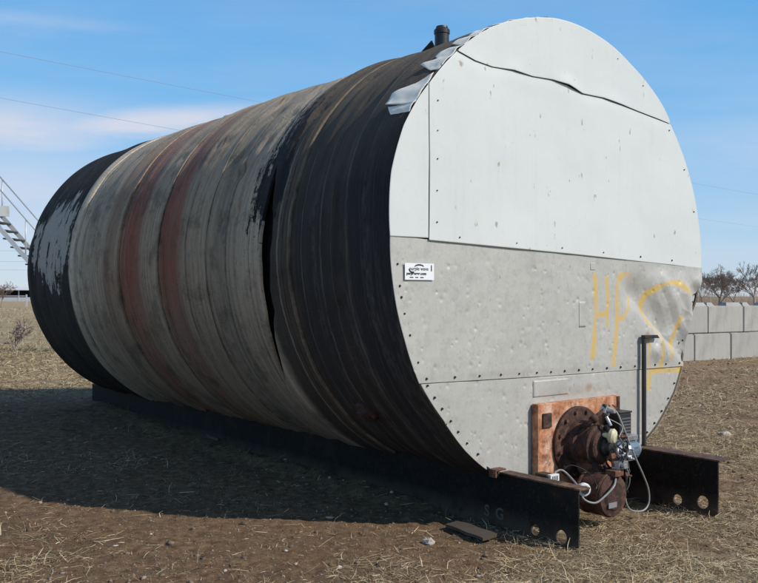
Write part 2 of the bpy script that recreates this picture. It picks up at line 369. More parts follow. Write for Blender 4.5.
def make_crumbs():
    n = 60000; x, y = sample_ground(n, 3.9, 11, 1.0, .46); k = rng.random(n) < .15 + .85 * fbm(x * 1.5, y * 1.5 + 30, 3) ** 1.5; x, y = x[k], y[k]; n = len(x)
    sz = .0025 + .0065 * rng.random(n) ** 2.5
    O = np.array([[1, 0, 0], [-1, 0, 0], [0, 1, 0], [0, -1, 0], [0, 0, 1.]]); F0 = np.array([[0, 2, 4], [2, 1, 4], [1, 3, 4], [3, 0, 4]])
    V = O[None] * sz[:, None, None] * (1 + .4 * rng.normal(0, 1, (n, 5, 1))); a_ = rng.random(n) * 6.28; c_, s2 = np.cos(a_)[:, None], np.sin(a_)[:, None]
    V = np.stack([V[..., 0] * c_ - V[..., 1] * s2, V[..., 0] * s2 + V[..., 1] * c_, V[..., 2]], -1) + np.stack([x, y, hgt(x, y)], -1)[:, None]
    F = F0[None] + (np.arange(n) * 5)[:, None, None]; me = fast_mesh('crumbs', V.reshape(-1, 3), F.reshape(-1, 3))
    at = me.attributes.new('tone', 'FLOAT', 'POINT'); at.data.foreach_set('value', np.repeat(rng.random(n) * .8, 5).astype(np.float32)); return me
PM = NM('pebble_mix'); t_ = PM.attr('tone')
peb_m = PM.out(PM.ramp(t_, [(0, (.10, .065, .045)), (.7, (.24, .17, .12)), (.86, (.34, .28, .22)), (1, (.55, .50, .44))]), .9)
tag(link('pebbles', make_pebbles(), peb_m), 'small brown and pale pebbles and clods scattered on the dirt', 'pebbles', kind='stuff')

tag(link('soil_crumbs', make_crumbs(), peb_m), 'fine brown soil crumbs strewn over the dirt', 'soil crumbs', kind='stuff')

# ------------------------------------------------------------------ tank materials
def UVv(M): return M.tc('UV')
B = NM('weathered_tank_cladding'); uv = UVv(B)      # u = metres along the tank, v = metres round it (0 = left side, + up)
sp = B.n('ShaderNodeSeparateXYZ'); B.put(sp.inputs[0], uv); S, T = sp.outputs[0], sp.outputs[1]
wob = B.noise(B.map(uv, (1.5, .55, 1)), 1.4, 5, .6)
stk = B.noise(B.map(uv, (15, .45, 1)), 2.0, 6, .65)          # fine streaks round the barrel
stk2 = B.noise(B.map(uv, (4.5, .3, 1)), 1.6, 4, .6)
blot = B.noise(uv, 2.6, 7, .68)
grit = B.noise(uv, 42, 6, .7)
Sd = B.math('ADD', S, B.math('MULTIPLY', B.math('SUBTRACT', wob, .5), .22))
f01 = B.math('DIVIDE', Sd, 7.0)
K = lambda s, c: (s / 7.0, (c[0] * (3.3 if s > 1.4 else 1.35), c[1] * (2.6 if s > 1.4 else 1.12), c[2] * (1.95 if s > 1.4 else .98)))
base = B.ramp(f01, [K(0, (.020, .020, .024)), K(.38, (.022, .022, .028)), K(.43, (.060, .048, .038)), K(.50, (.024, .024, .028)), K(.62, (.045, .037, .031)),
    K(.70, (.028, .027, .028)), K(.98, (.034, .032, .030)), K(1.10, (.095, .078, .058)), K(1.18, (.060, .054, .046)), K(1.36, (.060, .056, .050)),
    K(1.46, (.215, .21, .20)), K(1.72, (.20, .195, .185)), K(2.0, (.115, .112, .105)), K(2.35, (.165, .155, .138)), K(2.70, (.14, .125, .108)),
    K(2.82, (.110, .052, .040)), K(3.08, (.098, .038, .028)), K(3.2, (.17, .158, .14)), K(3.50, (.155, .135, .115)), K(3.64, (.115, .052, .040)),
    K(3.98, (.108, .042, .030)), K(4.10, (.15, .13, .11)), K(4.35, (.12, .09, .072)), K(4.5, (.17, .16, .145)), K(5.02, (.175, .17, .16)), K(5.28, (.26, .27, .27)), K(5.40, (.26, .27, .27)), K(7, (.26, .27, .27))])
# rust fades towards the belly
low = B.ramp(B.math('ADD', T, B.math('MULTIPLY', B.math('SUBTRACT', blot, .5), .8)), [(0, 0.0), (.001, 0.0)])
lowm = B.math('SUBTRACT', 1, B.step(B.math('ADD', B.math('MULTIPLY', T, .5), B.math('ADD', .5, B.math('MULTIPLY', B.math('SUBTRACT', blot, .5), .5))), .12, .42))
grey = B.mix(stk, (.14, .107, .074), (.36, .29, .205))
midm = B.math('MULTIPLY', B.step(S, 0, .001), 1)
gt = B.math('GREATER_THAN', S, 1.5)
c = B.mix(B.math('MULTIPLY', lowm, B.math('MULTIPLY', gt, .55)), base, grey)
c = B.mix(B.ramp(stk, [(.38, .60), (.56, 0.0)]), c, B.mix(.55, c, (.018, .016, .015)))
c = B.mix(B.math('MULTIPLY', B.math('MULTIPLY', B.step(stk2, .50, .62), B.step(B.noise(B.map(uv, (8, 2.5, 1)), 3, 7, .75), .42, .6)), B.ramp(S, [(0, .0), (.2, .0), (.21, .0)]) if False else .22), c, (.36, .32, .26))
c = B.mix(B.math('MULTIPLY', B.step(blot, .52, .62), .45), c, (.045, .036, .028))
crust = B.noise(B.map(uv, (2.2, 1, 1)), 11, 8, .8)
c = B.mix(B.math('MULTIPLY', B.step(crust, .53, .60), .40), c, B.mix(.65, c, (.02, .017, .014)))
c = B.mix(B.math('MULTIPLY', B.math('MULTIPLY', B.step(crust, .60, .66), B.math('GREATER_THAN', S, 1.5)), .30), c, (.30, .26, .20))
chip = B.noise(B.map(uv, (7, 1.6, 1)), 6, 8, .8)
c = B.mix(B.math('MULTIPLY', B.step(chip, .60, .64), .55), c, (.016, .014, .013))
# dusty brown and painted-in sunlight on the crown of the tarred near end
dust_sun_f = B.step(B.math('ADD', B.math('MULTIPLY', T, .34), B.math('MULTIPLY', B.math('SUBTRACT', wob, .5), .5)), .10, .52)
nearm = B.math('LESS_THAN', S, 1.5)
dust_sun = B.mix(stk, (.10, .075, .052), (.25, .195, .14))
c = B.mix(B.math('MULTIPLY', B.math('MULTIPLY', dust_sun_f, nearm), .85), c, dust_sun)
# tar round the open joint, running up from it in ragged tongues
def rng_(f, a0, a1):
    x = B.n('ShaderNodeMapRange'); B.put(x.inputs[0], f); x.inputs[1].default_value = a0; x.inputs[2].default_value = a1; return x.outputs[0]
tn = B.noise(B.map(uv, (13, 2.0, 1)), 1.5, 7, .72)
tn2 = B.noise(B.map(uv, (5, 4, 1)), 3.5, 7, .7)
crown_lit = B.math('MULTIPLY', B.math('GREATER_THAN', S, 1.45), B.step(B.math('ADD', B.math('MULTIPLY', T, .30), B.math('MULTIPLY', B.noise(B.map(uv, (5, 1.1, 1)), 3, 8, .75), .7)), .50, .80))  # sunlit top of the barrel painted as a paler colour towards the crown
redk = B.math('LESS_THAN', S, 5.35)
c = B.mix(B.math('MULTIPLY', B.math('MULTIPLY', crown_lit, redk), .42), c, (.47, .43, .36))
# more tar close to the joint, thinning out to the left and upwards
reach = B.math('MULTIPLY', B.math('MULTIPLY', rng_(S, 1.80, 1.42), rng_(S, 1.10, 1.34)), B.math('MULTIPLY', rng_(T, 1.75, .35), rng_(T, -.05, .45)))
tarr = B.step(B.math('ADD', B.math('ADD', B.math('MULTIPLY', tn, .6), B.math('MULTIPLY', tn2, .4)), B.math('MULTIPLY', reach, .30)), .615, .635)
c = B.mix(B.math('MULTIPLY', tarr, B.step(reach, .02, .12)), c, (.012, .011, .011))
Sl = B.math('ADD', S, B.math('ADD', B.math('MULTIPLY', B.math('SUBTRACT', wob, .5), .05), B.math('MULTIPLY', B.math('SUBTRACT', B.noise(B.map(uv, (2, 2.2, 1)), 2.2, 4, .6), .5), .035)))
brk = B.noise(B.map(uv, (1.5, 1, 1)), 3.1, 6, .75)
def hoop_line(k, w_, colr, amt):
    global c
    f_ = B.math('SUBTRACT', 1, B.math('DIVIDE', B.math('ABSOLUTE', B.math('SUBTRACT', Sl, k)), w_), True)
    c = B.mix(B.math('MULTIPLY', B.math('MULTIPLY', B.math('MINIMUM', B.math('MULTIPLY', f_, 2.0), 1.0), B.step(brk, .36, .56)), amt), c, colr)
for k, w_, cl, am in ((1.19, .012, (.33, .27, .19), .8), (1.13, .008, (.012, .01, .01), .9), (1.06, .016, (.30, .24, .17), .75), (.93, .007, (.22, .18, .13), .6), (.72, .010, (.20, .16, .12), .6), (.60, .006, (.14, .11, .09), .6), (.41, .010, (.20, .16, .12), .6), (.27, .006, (.10, .085, .075), .5), (.14, .006, (.09, .08, .075), .5),
        (1.60, .006, (.02, .018, .016), .7), (1.95, .010, (.03, .026, .022), .6), (2.02, .008, (.42, .38, .31), .5), (2.27, .010, (.02, .018, .015), .7), (2.52, .007, (.42, .37, .30), .5), (2.60, .012, (.03, .025, .02), .6), (3.14, .010, (.025, .02, .016), .8), (3.22, .010, (.46, .42, .34), .5), (3.45, .008, (.04, .03, .025), .5), (4.04, .010, (.025, .02, .016), .8), (4.12, .010, (.44, .40, .33), .45), (4.42, .012, (.03, .025, .02), .6), (4.70, .009, (.02, .018, .015), .8), (4.78, .008, (.45, .42, .36), .5), (5.02, .010, (.03, .025, .02), .6), (5.21, .010, (.015, .013, .012), .9)):
    hoop_line(k, w_, cl, am)
# black far end with a worn patch of old aluminium paint
fe = B.n('ShaderNodeMapRange'); B.put(fe.inputs[0], Sd); fe.inputs[1].default_value = 5.40; fe.inputs[2].default_value = 5.46
gx = B.math('MULTIPLY', B.math('SUBTRACT', S, 6.0), 1.15); gy = B.math('MULTIPLY', B.math('SUBTRACT', T, .33), 1.5)
gd = B.math('ADD', B.math('MULTIPLY', gx, gx), B.math('MULTIPLY', gy, gy))
pn = B.noise(B.map(uv, (3.0, 1.1, 1)), 2.4, 7, .72)
patch = B.step(B.math('SUBTRACT', B.math('ADD', pn, .13), B.math('MULTIPLY', gd, .26)), .50, .535)
stk3 = B.step(B.noise(B.map(uv, (13, 1.0, 1)), 1.6, 6, .75), .60, .66)
upw = B.n('ShaderNodeMapRange'); B.put(upw.inputs[0], T); upw.inputs[1].default_value = -.1; upw.inputs[2].default_value = .6
patch = B.math('MAXIMUM', patch, B.math('MULTIPLY', B.math('MULTIPLY', stk3, upw.outputs[0]), .55))
fc = B.mix(patch, (.016, .012, .009), (.50, .455, .39))
c = B.mix(fe.outputs[0], c, fc)
c = B.mix(B.math('MULTIPLY', B.step(grit, .62, .78), .35), c, B.mix(.5, c, (.25, .23, .2)))
B.bump(B.math('ADD', B.math('MULTIPLY', stk, 1.0), B.math('ADD', B.math('MULTIPLY', blot, .8), B.math('ADD', B.math('MULTIPLY', crust, .5), B.math('MULTIPLY', grit, .5)))), .9, .035)
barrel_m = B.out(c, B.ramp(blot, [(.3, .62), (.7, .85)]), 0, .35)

tar_m = simple_mat('black_tar', (.014, .013, .013), .75, 0, .4, 18, bump=.6)
W = NM('white_painted_sheet'); v = W.tc()
wn1 = W.noise(v, 1.1, 5, .6); wn2 = W.noise(W.map(v, (1, 1, .35)), 6, 7, .7); wn3 = W.noise(W.map(v, (2.2, 1, .9)), 9, 3, .5)
c = W.mix(wn1, (.60, .625, .605), (.67, .69, .67))
c = W.mix(W.math('MULTIPLY', W.step(wn2, .60, .80), .22), c, (.42, .38, .31))
c = W.mix(W.math('MULTIPLY', W.step(wn3, .69, .73), .75), c, (.30, .22, .15))
c = W.mix(W.math('MULTIPLY', W.step(W.noise(W.map(v, (.7, 1, 6)), 5, 4, .6), .70, .74), .35), c, (.45, .43, .38))
wr = W.noise(W.map(v, (7, 1, .35)), 2.2, 6, .7)
c = W.mix(W.math('MULTIPLY', W.step(wr, .52, .80), .12), c, (.40, .38, .33))
wg = W.noise(v, 28, 6, .75)
c = W.mix(W.math('MULTIPLY', W.step(wg, .56, .74), .16), c, (.36, .33, .28))
W.bump(W.noise(v, 5, 4, .6), .12, .02)
white_m = W.out(c, W.ramp(wn1, [(.3, .34), (.7, .5)]), 0, .4)

Z = NM('weathered_galvanised_sheet'); v = Z.tc()
zn1 = Z.noise(v, 2.2, 6, .6); zn2 = Z.noise(Z.map(v, (26, 1, 1.0)), 1.6, 5, .6); zn3 = Z.noise(v, 60, 4, .7); zn4 = Z.noise(Z.map(v, (1, 1, .5)), 5, 7, .75)
c = Z.mix(zn1, (.41, .395, .36), (.55, .535, .495))
c = Z.mix(Z.math('MULTIPLY', Z.step(zn2, .45, .7), .16), c, (.56, .56, .54))
c = Z.mix(Z.math('MULTIPLY', Z.step(zn3, .5, .72), .25), c, (.27, .255, .235))
zn5 = Z.noise(v, 9, 7, .75)
c = Z.mix(Z.math('MULTIPLY', Z.step(zn5, .48, .64), .40), c, (.30, .29, .265))
zn6 = Z.noise(Z.map(v, (3, 1, 1)), 22, 3, .6)
c = Z.mix(Z.math('MULTIPLY', Z.step(zn6, .66, .72), .5), c, (.14, .12, .10))
c = Z.mix(Z.math('MULTIPLY', Z.step(zn4, .60, .76), .35), c, (.25, .20, .15))
pa = Z.attr('paint')
pm = Z.step(Z.math('MULTIPLY', pa, Z.math('ADD', .55, Z.math('MULTIPLY', Z.noise(v, 35, 6, .7), .9))), .25, .85)
c = Z.mix(Z.math('MULTIPLY', pm, .82), c, (.66, .43, .09))
ra = Z.attr('rust')
rm_ = Z.step(Z.math('MULTIPLY', ra, Z.math('ADD', .3, Z.math('MULTIPLY', Z.noise(v, 14, 7, .75), 1.3))), .4, .9)
c = Z.mix(Z.math('MULTIPLY', rm_, .7), c, (.36, .20, .09))
Z.bump(zn3, .08, .004)
galv_m = Z.out(c, Z.ramp(zn1, [(.3, .42), (.7, .58)]), .15, .5)

RU = NM('orange_rust_plate'); v = RU.tc()
r1 = RU.noise(v, 7, 8, .7); r2 = RU.noise(RU.map(v, (3, 1, .5)), 9, 6, .7); r3 = RU.noise(v, 45, 5, .7)
c = RU.ramp(r1, [(.34, (.07, .025, .015)), (.42, (.36, .13, .06)), (.50, (.55, .25, .13)), (.60, (.68, .44, .32)), (.70, (.74, .62, .52))])
r4 = RU.noise(v, 3.2, 7, .75); c = RU.mix(RU.math('MULTIPLY', RU.step(r4, .55, .62), .8), c, (.09, .03, .018))
c = RU.mix(RU.math('MULTIPLY', RU.step(r2, .55, .68), .7), c, (.11, .035, .018))
c = RU.mix(RU.math('MULTIPLY', r3, .4), c, (.42, .18, .08))
RU.bump(r3, .3, .006); rust_plate_m = RU.out(c, .8)
def rust(name, dark, lightc, sc=12):
    M = NM(name); v = M.tc(); a_ = M.noise(v, sc, 8, .75); b_ = M.noise(v, sc * 6, 6, .75); d_ = M.noise(v, sc * .5, 6, .7)
    c = M.mix(M.step(a_, .42, .60), dark, lightc); c = M.mix(M.math('MULTIPLY', M.step(b_, .52, .62), .6), c, tuple(x * .45 for x in dark))
    c = M.mix(M.math('MULTIPLY', M.step(d_, .54, .64), .55), c, (lightc[0] * 1.9, lightc[1] * 1.9, lightc[2] * 1.7)); c = M.mix(M.math('MULTIPLY', M.step(d_, .30, .42), -.0), c, dark)
    M.bump(M.math('ADD', b_, a_), .6, .008); return M.out(c, .78)
rust_m = rust('dark_red_rust', (.028, .013, .010), (.10, .042, .027))
rust2_m = rust('brown_rust', (.07, .030, .018), (.22, .10, .055), 16)
BM = NM('black_skid_steel'); v = BM.tc(); b1 = BM.noise(v, 5, 7, .7); b2 = BM.noise(v, 50, 5, .7)
c = BM.mix(BM.step(b1, .50, .75), (.006, .006, .006), (.034, .018, .012)); c = BM.mix(BM.math('MULTIPLY', BM.step(b2, .56, .70), .5), c, (.075, .05, .036))
sz_ = BM.n('ShaderNodeSeparateXYZ'); BM.put(sz_.inputs[0], v)
mud = BM.n('ShaderNodeMapRange'); BM.put(mud.inputs[0], sz_.outputs[2]); mud.inputs[1].default_value = .12; mud.inputs[2].default_value = .0
c = BM.mix(BM.math('MULTIPLY', BM.math('MULTIPLY', mud.outputs[0], BM.step(b1, .3, .5)), .6), c, (.12, .085, .06))
BM.bump(b2, .25, .004); beam_m = BM.out(c, .72, 0, .2)
flange_m = rust('rusty_flange_steel', (.05, .028, .02), (.14, .075, .05), 9)
black_m = simple_mat('black_enamel', (.018, .018, .02), .45, 0, .3, 30, (.07, .05, .04), .4)
alu_m = simple_mat('dull_aluminium', (.42, .44, .46), .38, .6, .2, 25, (.15, .12, .1), .5)
cream_m = simple_mat('cream_plastic', (.68, .64, .42), .5, 0, .12, 20, (.3, .22, .12), .4)
white2_m = simple_mat('chalky_white', (.68, .68, .66), .5, 0, .1, 20, (.3, .22, .15), .4)
conduit_m = simple_mat('grey_flexible_conduit', (.27, .27, .265), .5, .1, .2, 30, (.2, .17, .14), .4)
blue_m = simple_mat('blue_grey_motor_paint', (.13, .18, .23), .45, .2, .3, 18, (.12, .08, .06), .5)
screw_m = simple_mat('dark_screw_head', (.03, .027, .025), .6, .3, .2, 60)

# ------------------------------------------------------------------ storage tank
tank = bpy.data.objects.new('storage_tank', None); COL.objects.link(tank); tank.location = (CX, CY, 0); tank.rotation_euler = (0, 0, YAW)
tag(tank, 'big horizontal cylindrical storage tank with white and galvanised sheet end, resting on black skid beams', 'storage tank')
# local axes: x across the round end, y along the tank away from the viewer, z up
PHI = np.array([-60, -52, -40, -33, -27, -22, -17, -12, -6, 0, 6.7, 20, 34.6, 49.6, 64.4, 80.9, 97, 105.5, 118.6, 131.4, 142.8, 154.7, 164.8, 178, 188.5, 200.7, 210.6, 222.2, 231.8, 238.5, 256, 285, 300])
RF = np.array([1.63, 1.64, 1.63, 1.60, 1.545, 1.515, 1.535, 1.585, 1.605, 1.604, 1.597, 1.586, 1.576, 1.576, 1.562, 1.569, 1.585, 1.588, 1.604, 1.613, 1.622, 1.645, 1.632, 1.582, 1.578, 1.576, 1.587, 1.575, 1.596, 1.604, 1.61, 1.62, 1.63])
def rface(ph_deg):
    p = (np.asarray(ph_deg, float) + 60) % 360 - 60
    return np.interp(p, PHI, RF)
poly_ph = np.linspace(-90, 270, 721); poly_u = rface(poly_ph) * np.cos(np.radians(poly_ph)); poly_v = rface(poly_ph) * np.sin(np.radians(poly_ph))
def v_top(u): m = (poly_ph >= 0) & (poly_ph <= 180); return np.interp(u, poly_u[m][::-1], poly_v[m][::-1])
def u_right(v): m = (poly_ph >= -90) & (poly_ph <= 90); return np.interp(v, poly_v[m], poly_u[m])
def u_left(v): m = poly_ph >= 90; return np.interp(v, poly_v[m][::-1], poly_u[m][::-1])

def gap_half(th):   # half width of the open joint in the cladding, th degrees (0 = left side, 90 = top)
    w_ = np.where(th > 3, np.clip((24 - th) / 21, 0, 1), np.clip((th + 37) / 40, 0, 1))
    return .108 * np.sqrt(np.clip(w_, 0, 1))
def gap_mid(th): return 1.355 + .13 * (np.clip(th, -45, 45) / 30 - .1) ** 2
def course(s0, s1, dr, name='cladding_course', jag0=None, jag1=None, seed=0):
    nth = 420; th = np.linspace(-110, 250, nth + 1)[:-1]; thr = np.radians(th); ns = max(3, int((s1 - s0) / .018))
    q = np.linspace(0, 1, ns)[:, None]
    e0 = np.full(nth, s0); e1 = np.full(nth, s1)
    if jag0 is not None: e0 = e0 + jag0(th)
    if jag1 is not None: e1 = e1 + jag1(th)
    S = e0[None] * (1 - q) + e1[None] * q; TH = np.broadcast_to(th[None], S.shape)
    arc = np.radians(TH) * 1.6
    k = 1 - sst(S, 0, 1.3)
    r = 1.6 + (rface(180 - TH) - 1.6) * k + dr
    # hoop-wise ribs and sags of the sheet, and scattered dents
    r = r + .013 * (vnoise(S * 5.2 + seed, arc * .35 + 3) - .5) * 2 * sst(S, 0, .25) + .008 * (vnoise(S * 13 + 7, arc * .8) - .5) * 2 + .010 * (fbm(S * 2.2, arc * 2.2 + 9, 3) - .5) * sst(S, 0, .2)
    rr = np.random.default_rng(seed + 5)
    marks = [(1.72, 42, .045, .10, -.030), (1.78, 33, .05, .06, -.028), (1.95, 24, .05, .09, -.030), (2.02, 46, .05, .08, -.030), (1.85, 12, .04, .08, -.022), (2.15, 30, .05, .09, -.026), (2.05, 10, .05, .05, -.024), (1.68, 55, .05, .12, -.03), (2.2, 56, .06, .1, -.028), (1.9, 60, .05, .08, -.025), (4.85, 30, .05, .08, -.02), (4.9, 15, .04, .06, -.018), (4.85, 2, .05, .05, -.02), (3.3, 36, .05, .06, -.018), (2.55, 38, .05, .08, -.02), (.9, 50, .04, .1, -.02), (1.2, 40, .04, .08, -.02)]
    for cs, td, sw, tw, dp in marks:
        ct = math.radians(td) * 1.6; a2 = (S - cs) * .8 + (arc - ct) * .6; b2 = -(S - cs) * .6 + (arc - ct) * .8
        r = r + dp * np.exp(-(a2 / sw) ** 2 - (b2 / tw) ** 2) - .5 * dp * np.exp(-((a2 - sw * 1.3) / (sw * .6)) ** 2 - (b2 / tw) ** 2)
    for _ in range(int(20 * (s1 - s0))):
        cs, ct, sw, tw, dp = rr.uniform(s0, s1), rr.uniform(-.9, 2.4), rr.uniform(.02, .05), rr.uniform(.04, .14), rr.uniform(-.018, .012)
        r = r + dp * np.exp(-((S - cs) / sw) ** 2 - ((arc - ct) / tw) ** 2)
    lip = np.sin(np.clip(q * ns / 1.5, 0, 1) * np.pi / 2)
    X = -r * np.cos(np.radians(TH)); Zz = ZC + r * np.sin(np.radians(TH))
    ring = np.stack([X, S, Zz], -1)
    def inner(i, off):
        rr_ = r[i] - .022; return np.stack([-rr_ * np.cos(thr), S[i] + off, ZC + rr_ * np.sin(thr)], -1)[None]
    ring = np.concatenate([inner(0, .0), ring, inner(-1, .0)], 0); nr = ring.shape[0]
    i = np.arange(nr - 1)[:, None] * nth; j = np.arange(nth)[None]; j2 = (j + 1) % nth
    Q = np.stack([i + j, i + j2, i + nth + j2, i + nth + j], -1).reshape(-1, 4)
    me = fast_mesh(name, ring.reshape(-1, 3), Q, True)
    Sf = np.concatenate([S[:1], S, S[-1:]], 0).ravel(); Tf = np.concatenate([arc[:1], arc, arc[-1:]], 0).ravel()
    uvl = me.uv_layers.new(name='UVMap'); li = Q.ravel()
    U = Sf[li]; Vv = Tf[li].reshape(-1, 4)
    mxv = Vv.max(1, keepdims=True); Vv = np.where(mxv - Vv > 3, Vv + 2 * np.pi * 1.6, Vv)
    uvl.data.foreach_set('uv', np.stack([U, Vv.ravel()], -1).astype(np.float32).ravel())
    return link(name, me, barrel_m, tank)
rag = lambda sc, am, sd: (lambda th: am * (fbm(np.radians(th) * sc + sd, th * 0 + sd, 3) - .5) * 2)
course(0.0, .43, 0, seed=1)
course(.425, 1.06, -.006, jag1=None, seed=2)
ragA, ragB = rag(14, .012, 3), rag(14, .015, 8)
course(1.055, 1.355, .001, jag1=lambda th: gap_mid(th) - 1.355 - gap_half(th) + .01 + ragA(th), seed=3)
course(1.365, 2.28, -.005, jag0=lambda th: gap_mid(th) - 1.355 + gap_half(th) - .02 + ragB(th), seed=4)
course(2.27, 3.16, .002, seed=5)
course(3.15, 4.06, -.004, seed=6)
course(4.05, 4.70, .002, seed=7)
course(4.69, 5.24, -.004, seed=8)
course(5.23, 5.40, .014, name='cladding_hoop', seed=9)
course(5.39, 6.82, -.002, jag1=rag(9, .01, 2), seed=10)
# steel shell under the cladding
mb = MB(); mb.lathe((0, .03, ZC), (0, 1, 0), [(1.30, .12), (1.44, .13), (1.49, .2), (1.505, 1.1), (1.505, 6.5), (1.46, 6.72), (1.2, 6.76)], n=128)
mb.build('tank_shell', tar_m, tank)
mb = MB(); mb.lathe((0, 6.70, ZC), (0, 1, 0), [(1.57, 0), (1.575, .06), (1.55, .10)], n=96); mb.build('far_end_sheet', tar_m, tank)

# --- round end sheets -----------------------------------------------------
def sheet(name, Ug, Vg, Eg, mat, thick=.0025, extra=None):
    nr, nc = Ug.shape
    V = np.stack([Ug, -Eg, ZC + Vg], -1).reshape(-1, 3)
    me = fast_mesh(name, V, grid_faces(nr, nc), True)
    for k, a_ in (extra or {}).items():
        at = me.attributes.new(k, 'FLOAT', 'POINT'); at.data.foreach_set('value', a_.ravel().astype(np.float32))
    o = link(name, me, mat, tank)
    md = o.modifiers.new('thickness', 'SOLIDIFY'); md.thickness = thick; md.offset = -1
    return o
seam_u = np.array([-1.6, -1.3, 0, 1.0, 1.62]); seam_v = np.array([.053, .040, -.005, -.045, -.072])
seamV = lambda u: np.interp(u, seam_u, seam_v)
ts_u = np.array([-1.20, -1.063, -.92, -.768, -.58, -.395, -.2, -.043, .116, .35, .567, .9, 1.178, 1.3]); ts_v = np.array([1.235, 1.205, 1.17, 1.156, 1.165, 1.152, 1.16, 1.148, 1.112, 1.115, 1.097, 1.06, 1.032, 1.0])
topseam = lambda u: np.interp(u, ts_u, ts_v)
lows_u = np.array([-1.6, -1.37, -.2, .6, 1.36, 1.6]); lows_v = np.array([-.808, -.813, -.832, -.838, -.843, -.843])
lowV = lambda u: np.interp(u, lows_u, lows_v)
wav = lambda u, v, a_, f: a_ * (fbm(u * f + 3, v * f + 7, 3) - .5)
wavW = lambda u, v: .030 * (fbm(u * 1.1 + 3, v * 1.1 + 7, 2) - .5) + .006 * (fbm(u * 4 + 1, v * 4, 2) - .5) + .010 * np.exp(-((u + .72) / .5) ** 2 - ((v - .72) / .35) ** 2)
# left white strip
nv = 130; vv = np.linspace(.052, .985, nv)[:, None]; q = np.linspace(0, 1, 40)[None]
uL = u_left(vv) - .006; uR = -1.304 + .004 * np.sin(vv * 5)
uL = np.minimum(uL, uR - .002)
U = uL + (uR - uL) * q; Vg = vv + 0 * q
sheet('white_end_sheet', U, Vg, .010 + wavW(U, Vg) + .006 * np.exp(-((U + 1.30) / .05) ** 2) * (fbm(Vg * 2.3, Vg * 0 + 1, 2)), white_m)
# main white sheet
nu = 420; uu_ = np.linspace(-1.298, u_right(np.array(-.05)), nu)[:, None]; q = np.linspace(0, 1, 170)[None]
vb = seamV(uu_) ; vt = np.minimum(v_top(uu_), topseam(uu_)); vt = np.maximum(vt, vb + .002)
U = uu_ + 0 * q; Vg = vb + (vt - vb) * q
U = U + .005 * np.sin(Vg * 5) * np.exp(-((U + 1.3) / .1) ** 2)
E_ = .014 + wavW(U, Vg)
near_seam = np.exp(-((topseam(U) - Vg) / .04) ** 2)
E_ = E_ - near_seam * .003
sheet('white_end_sheet', U[::-1], Vg[::-1], E_[::-1], white_m)
# top white sheet, its lower edge curling off in places
uu_ = np.linspace(-1.066, 1.172, 360)[:, None]; q = np.linspace(0, 1, 70)[None]
vb = topseam(uu_) + .002; vt = np.maximum(v_top(uu_) + .004, vb + .002)
U = uu_ + 0 * q; Vg = vb + (vt - vb) * q
lift = -.0025 + .014 * np.exp(-((U + .03) / .13) ** 2) + .005 * np.exp(-((U + .55) / .10) ** 2) + .006 * np.exp(-((U - .45) / .2) ** 2) + .005 * fbm(U * 4, U * 0, 2)
E_ = .0175 + wavW(U, Vg) + lift * np.exp(-((Vg - topseam(U)) / .06) ** 2)
sheet('white_end_sheet', U[::-1], Vg[::-1], E_[::-1], white_m)
# white fold strips along the upper left rim
def strip_pts(ph0, ph1, off0, off1, e0, e1, n=30):
    ph = np.linspace(ph0, ph1, n)[:, None]; q = np.linspace(0, 1, 8)[None]; r = rface(ph) + off0 + (off1 - off0) * q
    return r * np.cos(np.radians(ph)), r * np.sin(np.radians(ph)), (e0 + (e1 - e0) * q) + 0 * ph
# flaps of sheet folded back over the barrel: (s, theta) corners
flap_m = simple_mat('bright_bent_sheet', (.88, .84, .75), .45, 0, .05, 14, (.5, .48, .44), .3)
def flap(corners, lift, mat=flap_m, name='sheet_flap'):
    n = 14; (a_, b_, c_, d_) = [np.array(x, float) for x in corners]; p = np.linspace(0, 1, n)[:, None, None]; q = np.linspace(0, 1, n)[None, :, None]
    st = a_ * (1 - p) * (1 - q) + b_ * p * (1 - q) + c_ * p * q + d_ * (1 - p) * q
    s_, th_ = st[..., 0], st[..., 1]
    r = 1.6 + (rface(180 - th_) - 1.6) * (1 - sst(s_, 0, 1.3)) + .006 + lift * sst(s_, 0, .3) + .006 * (vnoise(s_ * 30, th_ * .9) - .5) + .004 * np.sin(th_ * 1.3)
    V = np.stack([-r * np.cos(np.radians(th_)), s_, ZC + r * np.sin(np.radians(th_))], -1).reshape(-1, 3)
    me = fast_mesh(name, V, grid_faces(n, n)); o = link(name, me, mat, tank)
    md = o.modifiers.new('thickness', 'SOLIDIFY'); md.thickness = .0025; md.offset = 0; return o
flap([(.235, 34.6), (.0, 40.2), (-.008, 31.0), (.235, 31.4)], .045)
flap([(.225, 31.2), (-.004, 31.5), (-.004, 28.8), (.165, 28.9)], .020)
flap([(.195, 44.2), (-.012, 48.5), (-.008, 41.4), (.060, 41.6)], .035)
flap([(.105, 51.2), (.15, 47.6), (-.01, 42.6), (-.006, 51.2)], .030)
flap([(.125, 52.8), (.10, 56.0), (-.01, 56.5), (-.008, 51.5)], .040)
flap([(.085, 56.5), (.075, 62), (-.008, 62.5), (-.008, 57.0)], .030)
flap([(.06, 63), (.05, 70), (-.008, 71), (-.008, 63)], .02)
flap([(.05, 72), (.045, 80), (-.008, 80.5), (-.008, 72)], .015)

